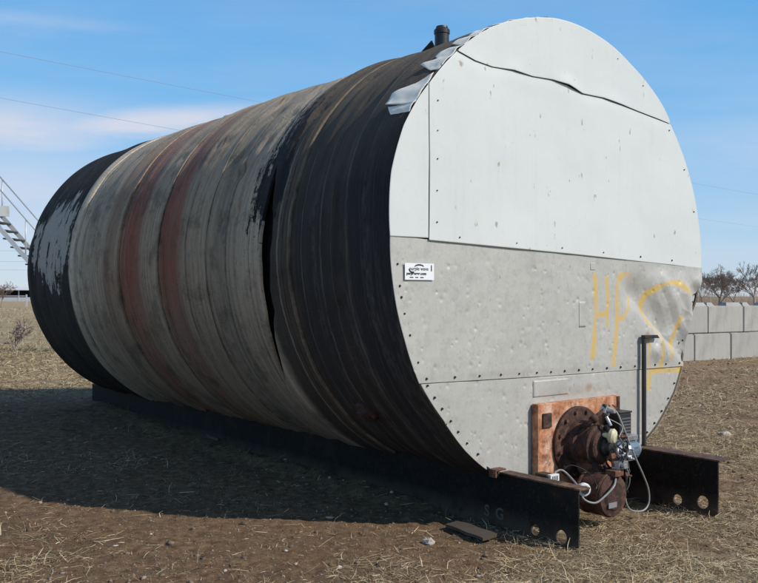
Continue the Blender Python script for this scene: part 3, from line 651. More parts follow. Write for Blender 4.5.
# galvanised sheets with hail dents, crumpled corner, spray paint
strokes = [  # (points in face metres, half width)
    ([(.262, -.152), (.275, -.30), (.268, -.45), (.258, -.60), (.240, -.72)], .022),
    ([(.40, -.165), (.412, -.30), (.408, -.42), (.402, -.50)], .015),
    ([(.268, -.415), (.34, -.43), (.408, -.41)], .020),
    ([(.590, -.150), (.545, -.17), (.52, -.24), (.525, -.38), (.515, -.55), (.495, -.70), (.475, -.79)], .019),
    ([(.55, -.148), (.615, -.128), (.66, -.128), (.68, -.145)], .015),
    ([(.53, -.46), (.60, -.45), (.66, -.38), (.705, -.30)], .016),
    ([(1.42, -.265), (1.34, -.225), (1.26, -.195), (1.17, -.185), (1.07, -.205), (.97, -.245), (.885, -.285), (.845, -.34)], .021),
    ([(.845, -.34), (.845, -.42), (.885, -.475), (.95, -.51), (1.01, -.56), (1.05, -.63), (1.065, -.72), (1.055, -.82)], .021),
    ([(1.31, -.46), (1.27, -.56), (1.22, -.66), (1.19, -.78)], .016),
    ([(.925, -.865), (1.02, -.855), (1.12, -.862), (1.22, -.868), (1.335, -.862)], .024),
    ([(.925, -.86), (.915, -.93), (.915, -.985)], .018),
    ([(.90, -.62), (.895, -.74), (.91, -.85)], .010),
]
def seg_d(U, Vv, pts):
    d = np.full(U.shape, 9.)
    for (x0, y0), (x1, y1) in zip(pts, pts[1:]):
        dx, dy = x1 - x0, y1 - y0; t = np.clip(((U - x0) * dx + (Vv - y0) * dy) / (dx * dx + dy * dy), 0, 1)
        d = np.minimum(d, np.hypot(U - x0 - t * dx, Vv - y0 - t * dy))
    return d
def paint(U, Vv):
    p = np.zeros(U.shape)
    for pts, hw in strokes:
        hw = hw * (.85 + .75 * vnoise(U * 6, Vv * 6 + 3)); p = np.maximum(p, 1 - sst(seg_d(U, Vv, pts) + .010 * (fbm(U * 30, Vv * 30, 2) - .5), hw * .2, hw * 1.75))
    return p * (.42 + .85 * fbm(U * 9, Vv * 5, 3))
dent_r = np.random.default_rng(3)
dents = [(dent_r.uniform(-1.5, 1.4), dent_r.uniform(-1.4, -.05), dent_r.uniform(.007, .016), .0010 + .0042 * dent_r.random() ** 1.6) for _ in range(430)]
def hail(U, Vv):
    E_ = np.zeros(U.shape)
    for a_, b_, r_, d_ in dents:
        m = (np.abs(U - a_) < r_ * 3) & (np.abs(Vv - b_) < r_ * 3)
        if m.any(): E_[m] -= d_ * np.exp(-((U[m] - a_) ** 2 + (Vv[m] - b_) ** 2) / r_ ** 2)
    return E_
def crumple(U, Vv):
    E_ = np.zeros(U.shape)
    # deep diagonal crease from (.62,-.22) to (1.22,-.66), steep above right of it
    cx_, cy_ = 1.22 - .62, -.66 + .22; L_ = math.hypot(cx_, cy_); nx, ny = -cy_ / L_, cx_ / L_   # points up-right
    d = (U - .62) * nx + (Vv + .22) * ny; t = ((U - .62) * cx_ + (Vv + .22) * cy_) / L_ ** 2
    along = np.exp(-((t - .75) / .48) ** 2)
    E_ -= .060 * along * np.where(d < 0, np.exp(-(d / .05) ** 2), np.exp(-(d / .20) ** 2))
    E_ -= .030 * np.exp(-((U - .72) / .10) ** 2 - ((Vv + .27) / .10) ** 2)
    # right corner bent back and wrinkled
    k = sst(U, 1.22, 1.58) * sst(Vv, -.80, -.62) * (1 - sst(Vv, -.14, -.05))
    k = k * (1 - sst(Vv, -.30, -.10)); E_ += k * (.055 * (1 - np.abs(2 * vnoise(U * 7 + Vv * 5 + 2, Vv * 6) - 1)) - .045)
    k2 = sst(U, .75, 1.1) * sst(Vv, -.82, -.7) * (1 - sst(Vv, -.22, -.06))
    E_ += k2 * .018 * (1 - np.abs(2 * vnoise(U * 4.5 - Vv * 3, U * 2 + Vv * 4.5 + 5) - 1))
    tri = lambda x: np.abs((x % 1) - .5) * 2
    E_ += k2 * (.015 * tri(U * 1.9 + Vv * 1.3 + .25 * vnoise(U * 3, Vv * 3)) - .012 * tri(U * 1.2 - Vv * 2.4 + .3) * sst(U, 1.0, 1.3))
    E_ += k2 * .008 * tri(U * 5.5 + Vv * 3.7 + vnoise(U * 4, Vv * 4))
    # hip near the right edge over the seam
    E_ += .03 * np.exp(-((U - 1.40) / .05) ** 2) * sst(Vv, -.8, -.5) * (1 - sst(Vv, -.35, -.2))
    return E_
nv = 165; q = np.linspace(0, 1, 560)[None]; vq = np.linspace(0, 1, nv)[:, None]
uL = u_left(seamV(-1.5) - .9 * (1 - vq)); uL = u_left(-.815 + .87 * vq) - .004; 
rb_v = np.array([-.85, -.72, -.60, -.50, -.40, -.33, -.25, -.16, -.07, .0]); rb_u = np.array([1.362, 1.366, 1.378, 1.412, 1.462, 1.505, 1.556, 1.590, 1.606, 1.606])
vrow = -.845 + .78 * vq
uR = np.interp(vrow, rb_v, rb_u) + .006 * (fbm(vrow * 14, vrow * 0 + 2, 3) - .5) * 2
U = uL + (uR - uL) * q
Vg = lowV(U) * (1 - vq) + (seamV(U) - .003 + .008) * vq
E_ = .004 + wav(U, Vg, .014, 1.6) + hail(U, Vg) + crumple(U, Vg)
fade = sst(Vg - lowV(U), 0, .06)
E_ = E_ * (.35 + .65 * fade) + .004
sheet('galvanised_end_sheet', U, Vg, E_, galv_m, .003, {'paint': paint(U, Vg), 'rust': np.exp(-((U - .88) / .04) ** 2 - ((Vg + .60) / .06) ** 2) * 1.2})
nv = 130; q = np.linspace(0, 1, 460)[None]; vq = np.linspace(0, 1, nv)[:, None] ** .85
vrow = -1.606 + (-.835 + 1.606) * vq
uL = u_left(vrow) - .003; uR = u_right(vrow)
U = uL + (uR - uL) * q
Vg = -1.606 + (lowV(U) - .002 + 1.606) * vq
ang = np.degrees(np.arctan2(Vg, U))
E_ = .0 + wav(U, Vg, .010, 1.8) + hail(U, Vg) + .012 * np.exp(-((U - .0) / .35) ** 2) * (.3 + fbm(U * 5, Vg * 5, 2)) * sst(Vg, -1.0, -.9)
rustmask = np.exp(-((U + .12) / .13) ** 2 - ((Vg + .935) / .035) ** 2) + .8 * np.exp(-((U - .20) / .06) ** 2 - ((Vg + .93) / .05) ** 2) + .6 * np.exp(-((U + .85) / .1) ** 2 - ((Vg + 1.33) / .06) ** 2)
sheet('galvanised_end_sheet', U, Vg, E_, galv_m, .003, {'paint': paint(U, Vg), 'rust': rustmask})
# thin patch plates following the sheets
def patch(u0, u1, v0, v1, low):
    U, Vg = np.meshgrid(np.linspace(u0, u1, 16), np.linspace(v0, v1, 12))
    if low: E_ = wav(U, Vg, .010, 1.8) + .012 * np.exp(-((U - .0) / .35) ** 2) * (.3 + fbm(U * 5, Vg * 5, 2)) * sst(Vg, -1.0, -.9) + .002
    else: E_ = .008 + wav(U, Vg, .014, 1.6) + .002
    sheet('patch_plate', U, Vg, E_, galv_m, .001, {'paint': U * 0, 'rust': U * 0 + .25})
patch(-.37, -.02, -.965, -.855, True); patch(.09, .16, -.51, -.33, False); patch(.215, .265, -.11, -.06, False)

# screws round the rim and along the seams
sm = MB(); sm.cyl((0, .004, 0), (0, -.0035, 0), .0085, .007, 8, smooth=False); s0 = sm.build('screw', screw_m, tank); scr = s0.data
def screw(u, v, e=.012, first=[True]):
    if first[0]: o = s0; first[0] = False
    else: o = s0.copy(); COL.objects.link(o)
    o.location = (u, -e, ZC + v)
    k_ = dent_r.uniform(.8, 1.05) * (.62 if v > 0 else 1); o.scale = (k_, 1, k_)
for ph in (184, 188.8, 191.3, 195, 200, 206.5, 212.5, 216, 219.5, 223.5, 227, 231, 235.5):
    r = rface(ph) - .045; screw(r * math.cos(R_(ph)), r * math.sin(R_(ph)), .008)
for ph in (322, 317, 312.5, 308, 304):
    r = rface(ph) - .05; screw(r * math.cos(R_(ph)), r * math.sin(R_(ph)), .006)
for u in (-1.31, -1.08, -.87, -.68, -.51, -.34, -.20, -.06, .09, .24, .40, .56, .73, .98, 1.12, 1.30): screw(u, float(lowV(u)) + .028, .010)
for u, v in ((1.50, -.28), (1.47, -.34), (1.42, -.43), (1.37, -.53), (1.335, -.64)): screw(u, v, .014)
for v in (.88, .70, .53, .34, .15): screw(-1.235, v, .016 + float(wavW(-1.235, v)))
for u in (-1.05, -.55, -.1, .35, .8, 1.2): screw(u, float(seamV(u)) + .035, .016 + float(wavW(u, seamV(u) + .035)))
for ph in (14, 27, 40, 57, 70): r = rface(ph) - .05; u_, v_ = r * math.cos(R_(ph)), r * math.sin(R_(ph)); screw(u_, v_, .018 + float(wavW(u_, v_)))

# auction sticker
def text_mesh(body, size, name, mat, parent, loc, sx=1, bold=0, align='LEFT', rx=90):
    cu = bpy.data.curves.new(name, 'FONT'); cu.body = body; cu.size = size; cu.extrude = .0004; cu.offset = bold; cu.align_x = align
    tmp = bpy.data.objects.new('t', cu); COL.objects.link(tmp); dg = bpy.context.evaluated_depsgraph_get(); dg.update()
    me = bpy.data.meshes.new_from_object(tmp.evaluated_get(dg)); bpy.data.objects.remove(tmp)
    me.materials.clear(); o = link(name, me, mat, parent, loc); o.rotation_euler = (R_(rx), 0, 0); o.scale = (sx, 1, 1); return o
ink_m = simple_mat('black_ink', (.02, .02, .025), .5, 0, .1, 50, bump=0)
stick_m = simple_mat('white_vinyl', (.80, .81, .83), .35, 0, .03, 30, bump=0)
mb = MB(); mb.box((-1.372, -.0165, ZC - .149), (.226, .002, .098)); st = mb.build('sticker', stick_m, tank)
text_mesh('purple wave', .030, 'lettering', ink_m, st, (-1.452, -.0180, ZC - .142), 1.0, .0004)
text_mesh('purplewave.com', .022, 'lettering', ink_m, st, (-1.474, -.0180, ZC - .168), 1.05, .0011)
mb = MB()
for cx_, w_ in ((-1.435, .028), (-1.395, .022), (-1.355, .026)): mb = MB(); mb.box((cx_, -.0180, ZC - .184), (w_, .0006, .006)); mb.build('print_line', ink_m, st)
mb = MB(); mb.box((-1.280, -.0180, ZC - .128), (.008, .0006, .036)); mb.build('print_line', ink_m, st)
mb = MB()
pts = []
for k in range(13): t = math.pi * (.15 + .75 * k / 12); pts.append((-1.375 + .040 * math.cos(t), ZC - .125 + .020 * math.sin(t)))
for k in range(12, -1, -1): t = math.pi * (.15 + .75 * k / 12); pts.append((-1.375 + .036 * math.cos(t), ZC - .127 + .013 * math.sin(t)))
mb.poly([(x, -.0178, z) for x, z in pts], (0, -.0006, 0)); mb.build('logo_arc', ink_m, st); mb = MB()
pts = []
for k in range(13): t = math.pi * (1.0 + .6 * k / 12); pts.append((-1.425 + .033 * math.cos(t), ZC - .135 + .024 * math.sin(t)))
for k in range(12, -1, -1): t = math.pi * (1.0 + .6 * k / 12); pts.append((-1.425 + .027 * math.cos(t), ZC - .133 + .016 * math.sin(t)))
mb.poly([(x, -.0178, z) for x, z in pts], (0, -.0006, 0))
mb.build('logo_arc', ink_m, st)

# --- skid beams -------------------------------------------------------------
BT = .318; WB = .685
def beam(x, y0, y1, holes, BT=BT, wf=.095):
    # web as an outline with round holes: built from a grid cut by boolean-free bmesh fill
    bm = bmesh.new()
    zb = -.040; out = [(y0 + .012, BT), (y1, BT), (y1, zb), (y0 + .05, zb), (y0 + .012, zb + .03)]
    loops = [[bm.verts.new((x, a_, b_)) for a_, b_ in out]]
    for (hy, hz, hr) in holes: loops.append([bm.verts.new((x, hy + hr * math.cos(t * math.pi / 14), hz + hr * math.sin(t * math.pi / 14) * 1.05)) for t in range(28)])
    es = []
    for l in loops:
        for k in range(len(l)): es.append(bm.edges.new((l[k], l[(k + 1) % len(l)])))
    bmesh.ops.triangle_fill(bm, use_beauty=True, edges=es)
    r = bmesh.ops.extrude_face_region(bm, geom=bm.faces[:]); vs = [g for g in r['geom'] if isinstance(g, bmesh.types.BMVert)]
    bmesh.ops.translate(bm, verts=vs, vec=(.014, 0, 0)); bmesh.ops.recalc_face_normals(bm, faces=bm.faces)
    me = bpy.data.meshes.new('skid_beam'); bm.to_mesh(me); bm.free()
    o = link('skid_beam', me, beam_m, tank)
    b = o.modifiers.new('bevel', 'BEVEL'); b.width = .002; b.segments = 1; b.limit_method = 'ANGLE'
    f = MB(); f.box((x + wf / 2, (y0 + y1) / 2, BT + .0055), (wf, y1 - y0, .011)); f.build('top_flange', flange_m, o, bevel=.002)
    f = MB(); f.box((x + .052, (y0 + .06 + y1) / 2, -.022), (.072, y1 - y0 - .06, .012)); f.build('bottom_flange', beam_m, o)
    return o
lb = beam(-WB, -.645, 7.2, [(-.30, .022, .032), (-.505, .022, .040)])
rb = beam(WB, -.71, 7.2, [(-.39, .030, .034), (-.585, .046, .042)], .338, .145)
chalk_m = simple_mat('faded_chalk', (.10, .09, .075), .9, 0, .5, 40, bump=0)
for ch, yy in (('S', .135), ('G', .035)):
    t = text_mesh(ch, .10, 'mark', chalk_m, lb, (-WB - .0012, yy, .030), 1, .002); t.rotation_euler = (R_(90), 0, R_(-90))
for k, yy in enumerate(np.linspace(.7, 6.9, 6)):    # cross members between the skids
    mb = MB(); mb.box((0, yy, .15), (2 * WB - .03, .10, .12)); mb.build('cross_member', beam_m, tank)
mb = MB(); mb.box((-WB - .055, -.035, .318 + .040), (.095, .06, .012)); mb.box((-WB - .095, -.035, .318 + .018), (.012, .06, .045)); mb.box((-WB - .04, -.008, .318 + .028), (.07, .008, .035))
mb.build('saddle_bracket', rust2_m, tank, bevel=.002)
# saddles under the barrel
for sgn in (-1, 1):
    for yy in (.45, 3.3, 6.5):
        mb = MB(); mb.box((sgn * (WB - .10), yy, .18), (.10, .012, .30)); mb.build('gusset', beam_m, tank)

# --- post on the right beam --------------------------------------------------
mb = MB(); px_, py_ = WB + .113, -.038; ztop = 1.455 - (338 - 296) / 881.7 * 6.55; BT = .338
mb.box((px_, py_, (BT + .011 + ztop) / 2), (.026, .026, ztop - BT - .011)); post = mb.build('support_post', black_m, tank, bevel=.003)
mb = MB(); mb.poly([(px_ - .013, py_ - .02, ztop), (px_ + .17, py_ - .02, ztop - .005), (px_ + .145, py_ - .02, ztop + .020), (px_ - .013, py_ - .02, ztop + .022)], (0, .035, 0)); mb.build('top_bracket', black_m, post, bevel=.002)

# --- vent, fittings on the barrel ---------------------------------------------
mb = MB(); mb.lathe((0, 1.30, ZC + 1.57), (0, 0, 1), [(.085, 0), (.085, .04), (.058, .05), (.058, .24), (.064, .245), (.064, .275), (.050, .29), (.046, .305), (.030, .31)], 24); mb.build('vent_pipe', black_m, tank)
def on_barrel(s, th, r=1.6): return Vector((-r * math.cos(R_(th)), s, ZC + r * math.sin(R_(th))))
n_ = on_barrel(.746, -42, 1) - on_barrel(.746, -42, 0)
mb = MB(); mb.lathe(on_barrel(.746, -42, 1.575), n_, [(.085, 0), (.085, .030), (.075, .036), (.046, .04), (.044, .065), (.038, .075), (.02, .077)], 28); mb.build('capped_drain', rust_m, tank)
mb = MB(); mb.poly([on_barrel(.86, 73, 1.59), on_barrel(1.04, 73, 1.59), on_barrel(.88, 73, 1.655)], (.012, .004, 0)); mb.build('lifted_tar_flap', tar_m, tank)
mb = MB(); mb.poly([on_barrel(.42, 78, 1.59), on_barrel(.50, 78, 1.59), on_barrel(.43, 78, 1.625)], (.012, .004, 0)); mb.build('lifted_tar_flap', tar_m, tank)
mb = MB(); mb.lathe((-.2, .05, ZC + 1.555), (0, 0, 1), [(.07, 0), (.06, .03), (.02, .035)], 16); mb.build('rim_lug', black_m, tank)
p = on_barrel(4.72, 88, 1.59); mb = MB(); mb.tube([p, p + Vector((0, 0, .09)), p + Vector((-.02, .03, .13)), p + Vector((-.05, .05, .10))], .006, 6); mb.build('wire_stub', white2_m, tank)
p = on_barrel(4.55, 88, 1.59); mb = MB(); mb.tube([p, p + Vector((-.01, 0, .05))], .008, 6); mb.build('wire_stub', white2_m, tank)

# --- burner --------------------------------------------------------------------
FZ = lambda v: ZC + v
mb = MB(); mb.box((.043, -.033, FZ(-1.30)), (.862, .055, .59)); bp = mb.build('burner_plate', rust_plate_m, tank, bevel=.004)
mb = MB(); mb.box((-.305, -.066, FZ(-1.115)), (.085, .012, .095)); mb.build('cover_plate', rust_m, bp, bevel=.003)
mb = MB()
mb.box((.458, -.0635, FZ(-1.30)), (.030, .006, .585)); mb.build('edge_strip', rust_m, bp, bevel=.002)
burner = MB(); U0, V0 = .0, -1.288
burner.lathe((U0, -.06, FZ(V0)), (0, -1, 0), [(.245, 0), (.245, .022), (.235, .03), (.160, .032), (.152, .075), (.150, .09), (.128, .10), (.122, .165), (.138, .17), (.138, .195), (.115, .20), (.110, .225), (.095, .235), (.06, .236)], 56)
burner = burner.build('burner', rust_m, tank)
for k in range(12):
    t = 2 * math.pi * (k + .4) / 12; mb = MB(); mb.cyl((U0 + .215 * math.cos(t), -.085, FZ(V0 + .215 * math.sin(t))), (U0 + .215 * math.cos(t), -.108, FZ(V0 + .215 * math.sin(t))), .014, .014, 6, smooth=False); mb.build('flange_bolt', rust2_m, burner)
# tapering neck down to the fan housing
mb = MB(); bm = mb.bm
sec = [(V0 - .04, .10, .10, .24), (V0 - .12, .10, .12, .27), (V0 - .18, .10, .16, .33), (V0 - .26, .10, .20, .38)]
rings = []
for v_, hw, ea, eb in sec: rings.append([bm.verts.new((U0 + a_ * hw, -e_, FZ(v_))) for a_, e_ in ((-1, ea), (-.7, eb), (.7, eb), (1, ea))])
for A, B_ in zip(rings, rings[1:]):
    for k in range(4): bm.faces.new((A[k], A[(k + 1) % 4], B_[(k + 1) % 4], B_[k]))
bm.faces.new(rings[0]); bm.faces.new(rings[-1][::-1]); mb.build('air_neck', rust_m, burner, bevel=.01)
BU, BV = -.055, -1.585
mb = MB(); mb.lathe((BU, -.20, FZ(BV)), (0, -1, 0), [(.130, 0), (.140, .005), (.140, .20), (.134, .208), (.10, .212), (.085, .222), (.03, .222)], 48); fan = mb.build('fan_housing', rust_m, burner)
mb = MB(); mb.lathe((BU, -.215, FZ(BV)), (0, -1, 0), [(.1435, 0), (.1435, .014), (.140, .016)], 48); mb.lathe((BU, -.375, FZ(BV)), (0, -1, 0), [(.1435, 0), (.1435, .014), (.140, .016)], 48); mb.build('housing_rim', rust2_m, fan)
mb = MB(); mb.box((BU + .02, -.40, FZ(BV + .145)), (.09, .08, .04)); mb.build('damper_box', rust2_m, burner, bevel=.006)
mb = MB(); mb.box((BU - .03, -.4235, FZ(BV - .055)), (.085, .004, .034)); mb.build('name_plate', alu_m, fan, bevel=.001)
mb = MB(); mb.lathe((-.285, -.33, FZ(-1.518)), (-.5, -1, 0), [(.030, 0), (.030, .03), (.042, .032), (.042, .052), (.034, .056)], 28); mb.build('pressure_gauge', white2_m, burner)
mb = MB(); mb.lathe((-.3122, -.3844, FZ(-1.518)), (-.5, -1, 0), [(.026, 0), (.026, .004)], 28); mb.build('gauge_face', black_m, burner)
# sight port, cup and valves in front of the blast tube
mb = MB(); mb.lathe((U0, -.292, FZ(V0)), (0, -1, 0), [(.060, 0), (.060, .03), (.045, .04), (.045, .07), (.02, .075)], 24); mb.build('nozzle_head', black_m, burner)
mb = MB(); mb.lathe((U0 + .0, -.34, FZ(V0 + .075)), (.35, -1, -.1), [(.012, -.05), (.020, -.02), (.048, .0), (.052, .02), (.040, .035), (.015, .04)], 24); cup = mb.build('cream_cup', cream_m, burner); cup.scale = (1, 1, 1)
mb = MB(); mb.box((U0 - .01, -.375, FZ(V0 - .075)), (.05, .02, .085), Vector((0, .1, .3)).to_track_quat('Z', 'Y')); mb.build('cover_flap', rust2_m, burner, bevel=.003)
mb = MB(); mb.tube([(-.12, -.22, FZ(-1.16)), (-.02, -.25, FZ(-1.09)), (.05, -.27, FZ(-1.045))], .017, 10); mb.tube([(-.06, -.24, FZ(-1.118)), (-.03, -.245, FZ(-1.097))], .028, 10); mb.build('oil_pipe', rust_m, burner)
mb = MB(); mb.box((.045, -.265, FZ(-1.055)), (.05, .05, .06), Vector((.5, 0, .8)).to_track_quat('Z', 'Y')); mb.cyl((.045, -.29, FZ(-1.055)), (.045, -.345, FZ(-1.055)), .018, .014, 12); mb.cyl((.01, -.30, FZ(-1.09)), (.02, -.33, FZ(-1.15)), .012, .012, 10); mb.build('valve', alu_m, burner, bevel=.002)
mb = MB(); mb.cyl((.02, -.27, FZ(-1.02)), (.08, -.27, FZ(-1.03)), .010, .010, 10); mb.build('valve_handle', black_m, burner)
mb = MB(); mb.cyl((.0, -.30, FZ(-1.16)), (-.01, -.37, FZ(-1.20)), .020, .016, 10); mb.build('sensor_plug', black_m, burner)
# control box with louvres
mb = MB(); mb.box((.335, -.150, FZ(-1.205)), (.13, .13, .20)); cb = mb.build('control_box', black_m, burner, bevel=.006)
for k in range(7): mb = MB(); mb.box((.335, -.217, FZ(-1.140 - k * .022)), (.10, .006, .010)); mb.build('louvre', simple_mat('grey_louvre%d' % k, (.10, .10, .11), .5) if k == 0 else bpy.data.materials['grey_louvre0'], cb)
mb = MB(); mb.box((.335, -.150, FZ(-1.098)), (.14, .14, .012)); mb.build('box_lid', black_m, cb, bevel=.003)
# motor with junction box
mb = MB(); mb.lathe((.12, -.26, FZ(-1.345)), (1, 0, 0), [(.03, 0), (.070, .01), (.075, .03), (.075, .21), (.070, .225), (.045, .24), (.015, .25)], 32); mo = mb.build('fan_motor', blue_m, burner)
for k in range(10): mb = MB(); t = 2 * math.pi * k / 10; mb.box((.24, -.26 + .077 * math.sin(t), FZ(-1.345) + .077 * math.cos(t)), (.15, .006, .006)); mb.build('cooling_rib', blue_m, mo)
mb = MB(); mb.box((.275, -.27, FZ(-1.258)), (.13, .085, .035)); mb.build('junction_box', alu_m, mo, bevel=.004)
mb = MB(); mb.cyl((.34, -.26, FZ(-1.345)), (.385, -.26, FZ(-1.345)), .055, .050, 20); mb.build('end_cap', alu_m, mo, bevel=.002)
mb = MB(); mb.box((.02, -.40, FZ(-1.395)), (.10, .06, .05)); mb.cyl((.0, -.43, FZ(-1.395)), (.0, -.46, FZ(-1.395)), .018, .018, 12); mb.cyl((.06, -.40, FZ(-1.37)), (.06, -.40, FZ(-1.32)), .014, .014, 10); mb.build('damper_actuator', alu_m, burner, bevel=.003)
mb = MB(); mb.box((.075, -.36, FZ(-1.48)), (.012, .10, .20)); mb.box((.05, -.40, FZ(-1.525)), (.09, .012, .025)); mb.box((.02, -.33, FZ(-1.43)), (.12, .012, .02)); mb.build('mounting_bracket', black_m, burner, bevel=.002)
mb = MB(); mb.cyl((-.02, -.42, FZ(-1.33)), (.07, -.42, FZ(-1.335)), .009, .009, 10); mb.cyl((-.03, -.42, FZ(-1.33)), (-.03, -.42, FZ(-1.28)), .009, .009, 10); mb.cyl((.10, -.30, FZ(-1.30)), (.10, -.42, FZ(-1.36)), .011, .011, 10); mb.build('fuel_line', alu_m, burner)
mb = MB(); mb.box((-.39, -.12, FZ(-1.478)), (.08, .10, .07)); so_ = mb.build('socket_box', black_m, burner, bevel=.004)
mb = MB(); mb.box((-.375, -.178, FZ(-1.472)), (.085, .03, .06)); mb.build('socket_cover', white2_m, so_, bevel=.003)
for k in range(3): mb = MB(); mb.box((-.397 + k * .02, -.195, FZ(-1.466)), (.006, .003, .028)); mb.build('socket_slot', black_m, so_)
def cable(pts, r, mat, name='conduit', n=10):
    mb = MB(); mb.tube(spline([(a_, -e_, FZ(b_)) for a_, b_, e_ in pts], n), r, 8); return mb.build(name, mat, burner)
cable([(.03, -1.03, .28), (.085, -1.06, .32), (.11, -1.14, .35), (.15, -1.25, .37), (.22, -1.38, .38), (.29, -1.50, .39), (.345, -1.60, .39), (.35, -1.69, .39), (.29, -1.735, .39), (.18, -1.722, .38), (.12, -1.67, .38), (.10, -1.56, .37)], .0065, conduit_m)
cable([(-.345, -1.44, .16), (-.30, -1.425, .18), (-.27, -1.46, .22), (-.30, -1.52, .33), (-.32, -1.575, .38), (-.26, -1.60, .42), (-.19, -1.565, .44), (-.11, -1.51, .45), (-.05, -1.475, .42)], .007, conduit_m)
cable([(.02, -1.38, .41), (.06, -1.28, .40), (.13, -1.24, .36), (.19, -1.25, .30)], .005, black_m, 'wire')
cable([(-.03, -1.26, .43), (.03, -1.23, .44), (.05, -1.30, .44), (.0, -1.38, .43)], .005, black_m, 'wire')
cable([(-.04, -1.30, .44), (-.005, -1.35, .46), (.03, -1.30, .45), (.09, -1.27, .40), (.14, -1.33, .36)], .004, black_m, 'wire')
cable([(.03, -1.40, .43), (.10, -1.45, .42), (.11, -1.38, .38), (.16, -1.32, .33)], .004, black_m, 'wire')
cable([(.05, -1.41, .43), (.085, -1.49, .43), (.10, -1.56, .40), (.06, -1.60, .37)], .004, conduit_m, 'wire')
cable([(.30, -1.25, .18), (.24, -1.30, .26), (.17, -1.22, .34), (.10, -1.20, .38)], .0045, black_m, 'wire')
cable([(.02, -1.10, .30), (.10, -1.16, .36), (.02, -1.22, .40), (.09, -1.30, .42), (.02, -1.37, .43)], .0035, conduit_m, 'wire')
cable([(.13, -1.28, .34), (.17, -1.42, .36), (.12, -1.52, .38), (.16, -1.60, .36)], .0045, black_m, 'wire')
cable([(-.28, -1.44, .16), (-.22, -1.40, .20), (-.16, -1.44, .28), (-.17, -1.50, .36), (-.20, -1.53, .38)], .004, black_m, 'wire')
for q_ in ((.10, -1.22, .36), (.135, -1.30, .38), (.06, -1.46, .42), (.17, -1.37, .36)):
    mb = MB(); mb.box((q_[0], -q_[2], FZ(q_[1])), (.034, .03, .026), Vector((q_[0], .3, .8)).to_track_quat('Z', 'Y')); mb.cyl((q_[0], -q_[2], FZ(q_[1])), (q_[0] + .02, -q_[2] - .03, FZ(q_[1]) - .01), .009, .008, 8); mb.build('terminal_fitting', alu_m if q_[0] > .12 else rust2_m, burner, bevel=.002)
cable([(.21, -1.04, .20), (.15, -1.05, .28), (.08, -1.06, .29)], .005, black_m, 'wire')

# ------------------------------------------------------------------ planks half buried along the left beam
plank_m = simple_mat('dusty_weathered_board', (.075, .058, .044), .9, 0, .35, 9, (.04, .03, .022), .5, .4)
def plank(p0, p1, w_, h_, label, z=.02):
    p0, p1 = Vector(p0), Vector(p1); d = p1 - p0; mb = MB(); L = d.length
    n = 12
    V = []; 
    for k in range(n + 1):
        y = L * k / n; zz_ = .002 * math.sin(k * .9)
        V += [(-w_ / 2 + .006 * random.random(), y, z + zz_), (w_ / 2 - .006 * random.random(), y, z + zz_ + .01), (w_ / 2, y, z + h_ + zz_ + .01), (-w_ / 2, y, z + h_ + zz_)]
    F = []
    for k in range(n):
        for j in range(4): a_ = k * 4 + j; b_ = k * 4 + (j + 1) % 4; F.append((a_, b_, b_ + 4, a_ + 4))
    F += [(3, 2, 1, 0), (4 * n, 4 * n + 1, 4 * n + 2, 4 * n + 3)]
    me = mesh_np('plank', V, F); o = link('plank', me, plank_m, None, (p0.x, p0.y, float(hgt(np.array(p0.x), np.array(p0.y)))))
    o.rotation_euler = (0, 0, math.atan2(-d.x, d.y)); return tag(o, label, 'plank', 'boards lying along the left skid beam')
plank((-1.50, 8.62), (-3.30, 11.35), .16, .03, 'long dusty board lying in the shade beside the left skid beam, towards the far end')
plank((.67, 5.33), (.47, 5.66), .11, .02, 'short dusty board stub under the left skid beam near the holes')

# rocks
rock_m = simple_mat('pale_rock', (.46, .41, .36), .85, 0, .25, 14, (.22, .17, .12), .5, .5)
def rock(x, y, sz, label, seed):
    bm = bmesh.new(); bmesh.ops.create_icosphere(bm, subdivisions=3, radius=1)
    for v in bm.verts:
        n = mnoise.noise(v.co * 1.3 + Vector((seed * 3.1, 0, 0))) * .5 + mnoise.noise(v.co * 3 + Vector((seed, 5, 0))) * .18
        v.co = v.co * (1 + n); v.co = Vector((v.co.x * sz[0], v.co.y * sz[1], v.co.z * sz[2]))
    me = bpy.data.meshes.new('rock'); bm.to_mesh(me); bm.free()
    o = link('rock', me, rock_m, None, (x, y, float(hgt(np.array(x), np.array(y))) + sz[2] * .35)); return tag(o, label, 'rock')
rock(3.57, 9.1, (.07, .05, .04), 'flat pale rock in the grass just right of the round tank end', 1)
rock(2.93, 6.45, (.035, .03, .022), 'small pale stone lying just right of the end of the right skid beam', 2)
rock(3.95, 8.0, (.03, .03, .02), 'small pale stone on the dirt near the right edge of the picture', 3)
rock(.30, 5.30, (.035, .03, .025), 'small grey stone on the dirt just left of the short board stub', 4)

# ------------------------------------------------------------------ concrete block wall
CB = NM('cast_concrete'); v = CB.tc(); a1 = CB.noise(v, 3, 7, .65); a2 = CB.noise(v, 30, 6, .7); a3 = CB.noise(CB.map(v, (1, 1, .3)), 6, 5, .6)
oi = CB.n('ShaderNodeObjectInfo')
c = CB.mix(a1, (.38, .365, .335), (.50, .485, .445)); c = CB.mix(CB.math('MULTIPLY', CB.step(a3, .5, .72), .3), c, (.30, .285, .26))
a4 = CB.noise(CB.map(v, (2.2, 1, .5)), 2.4, 7, .75); c = CB.mix(CB.math('MULTIPLY', CB.step(a4, .48, .64), .40), c, (.22, .205, .18))
c = CB.mix(CB.math('MULTIPLY', a2, .25), c, (.33, .32, .30)); c = CB.mix(CB.math('MULTIPLY', oi.outputs['Random'], .55), c, (.33, .325, .31))
CB.bump(a2, .4, .01); conc_m = CB.out(c, .9)
bl = MB(); bl.box((.61, .30, .31), (1.205, .59, .612), bev=.02)
cblock_main = bl.build('concrete_block', conc_m); 
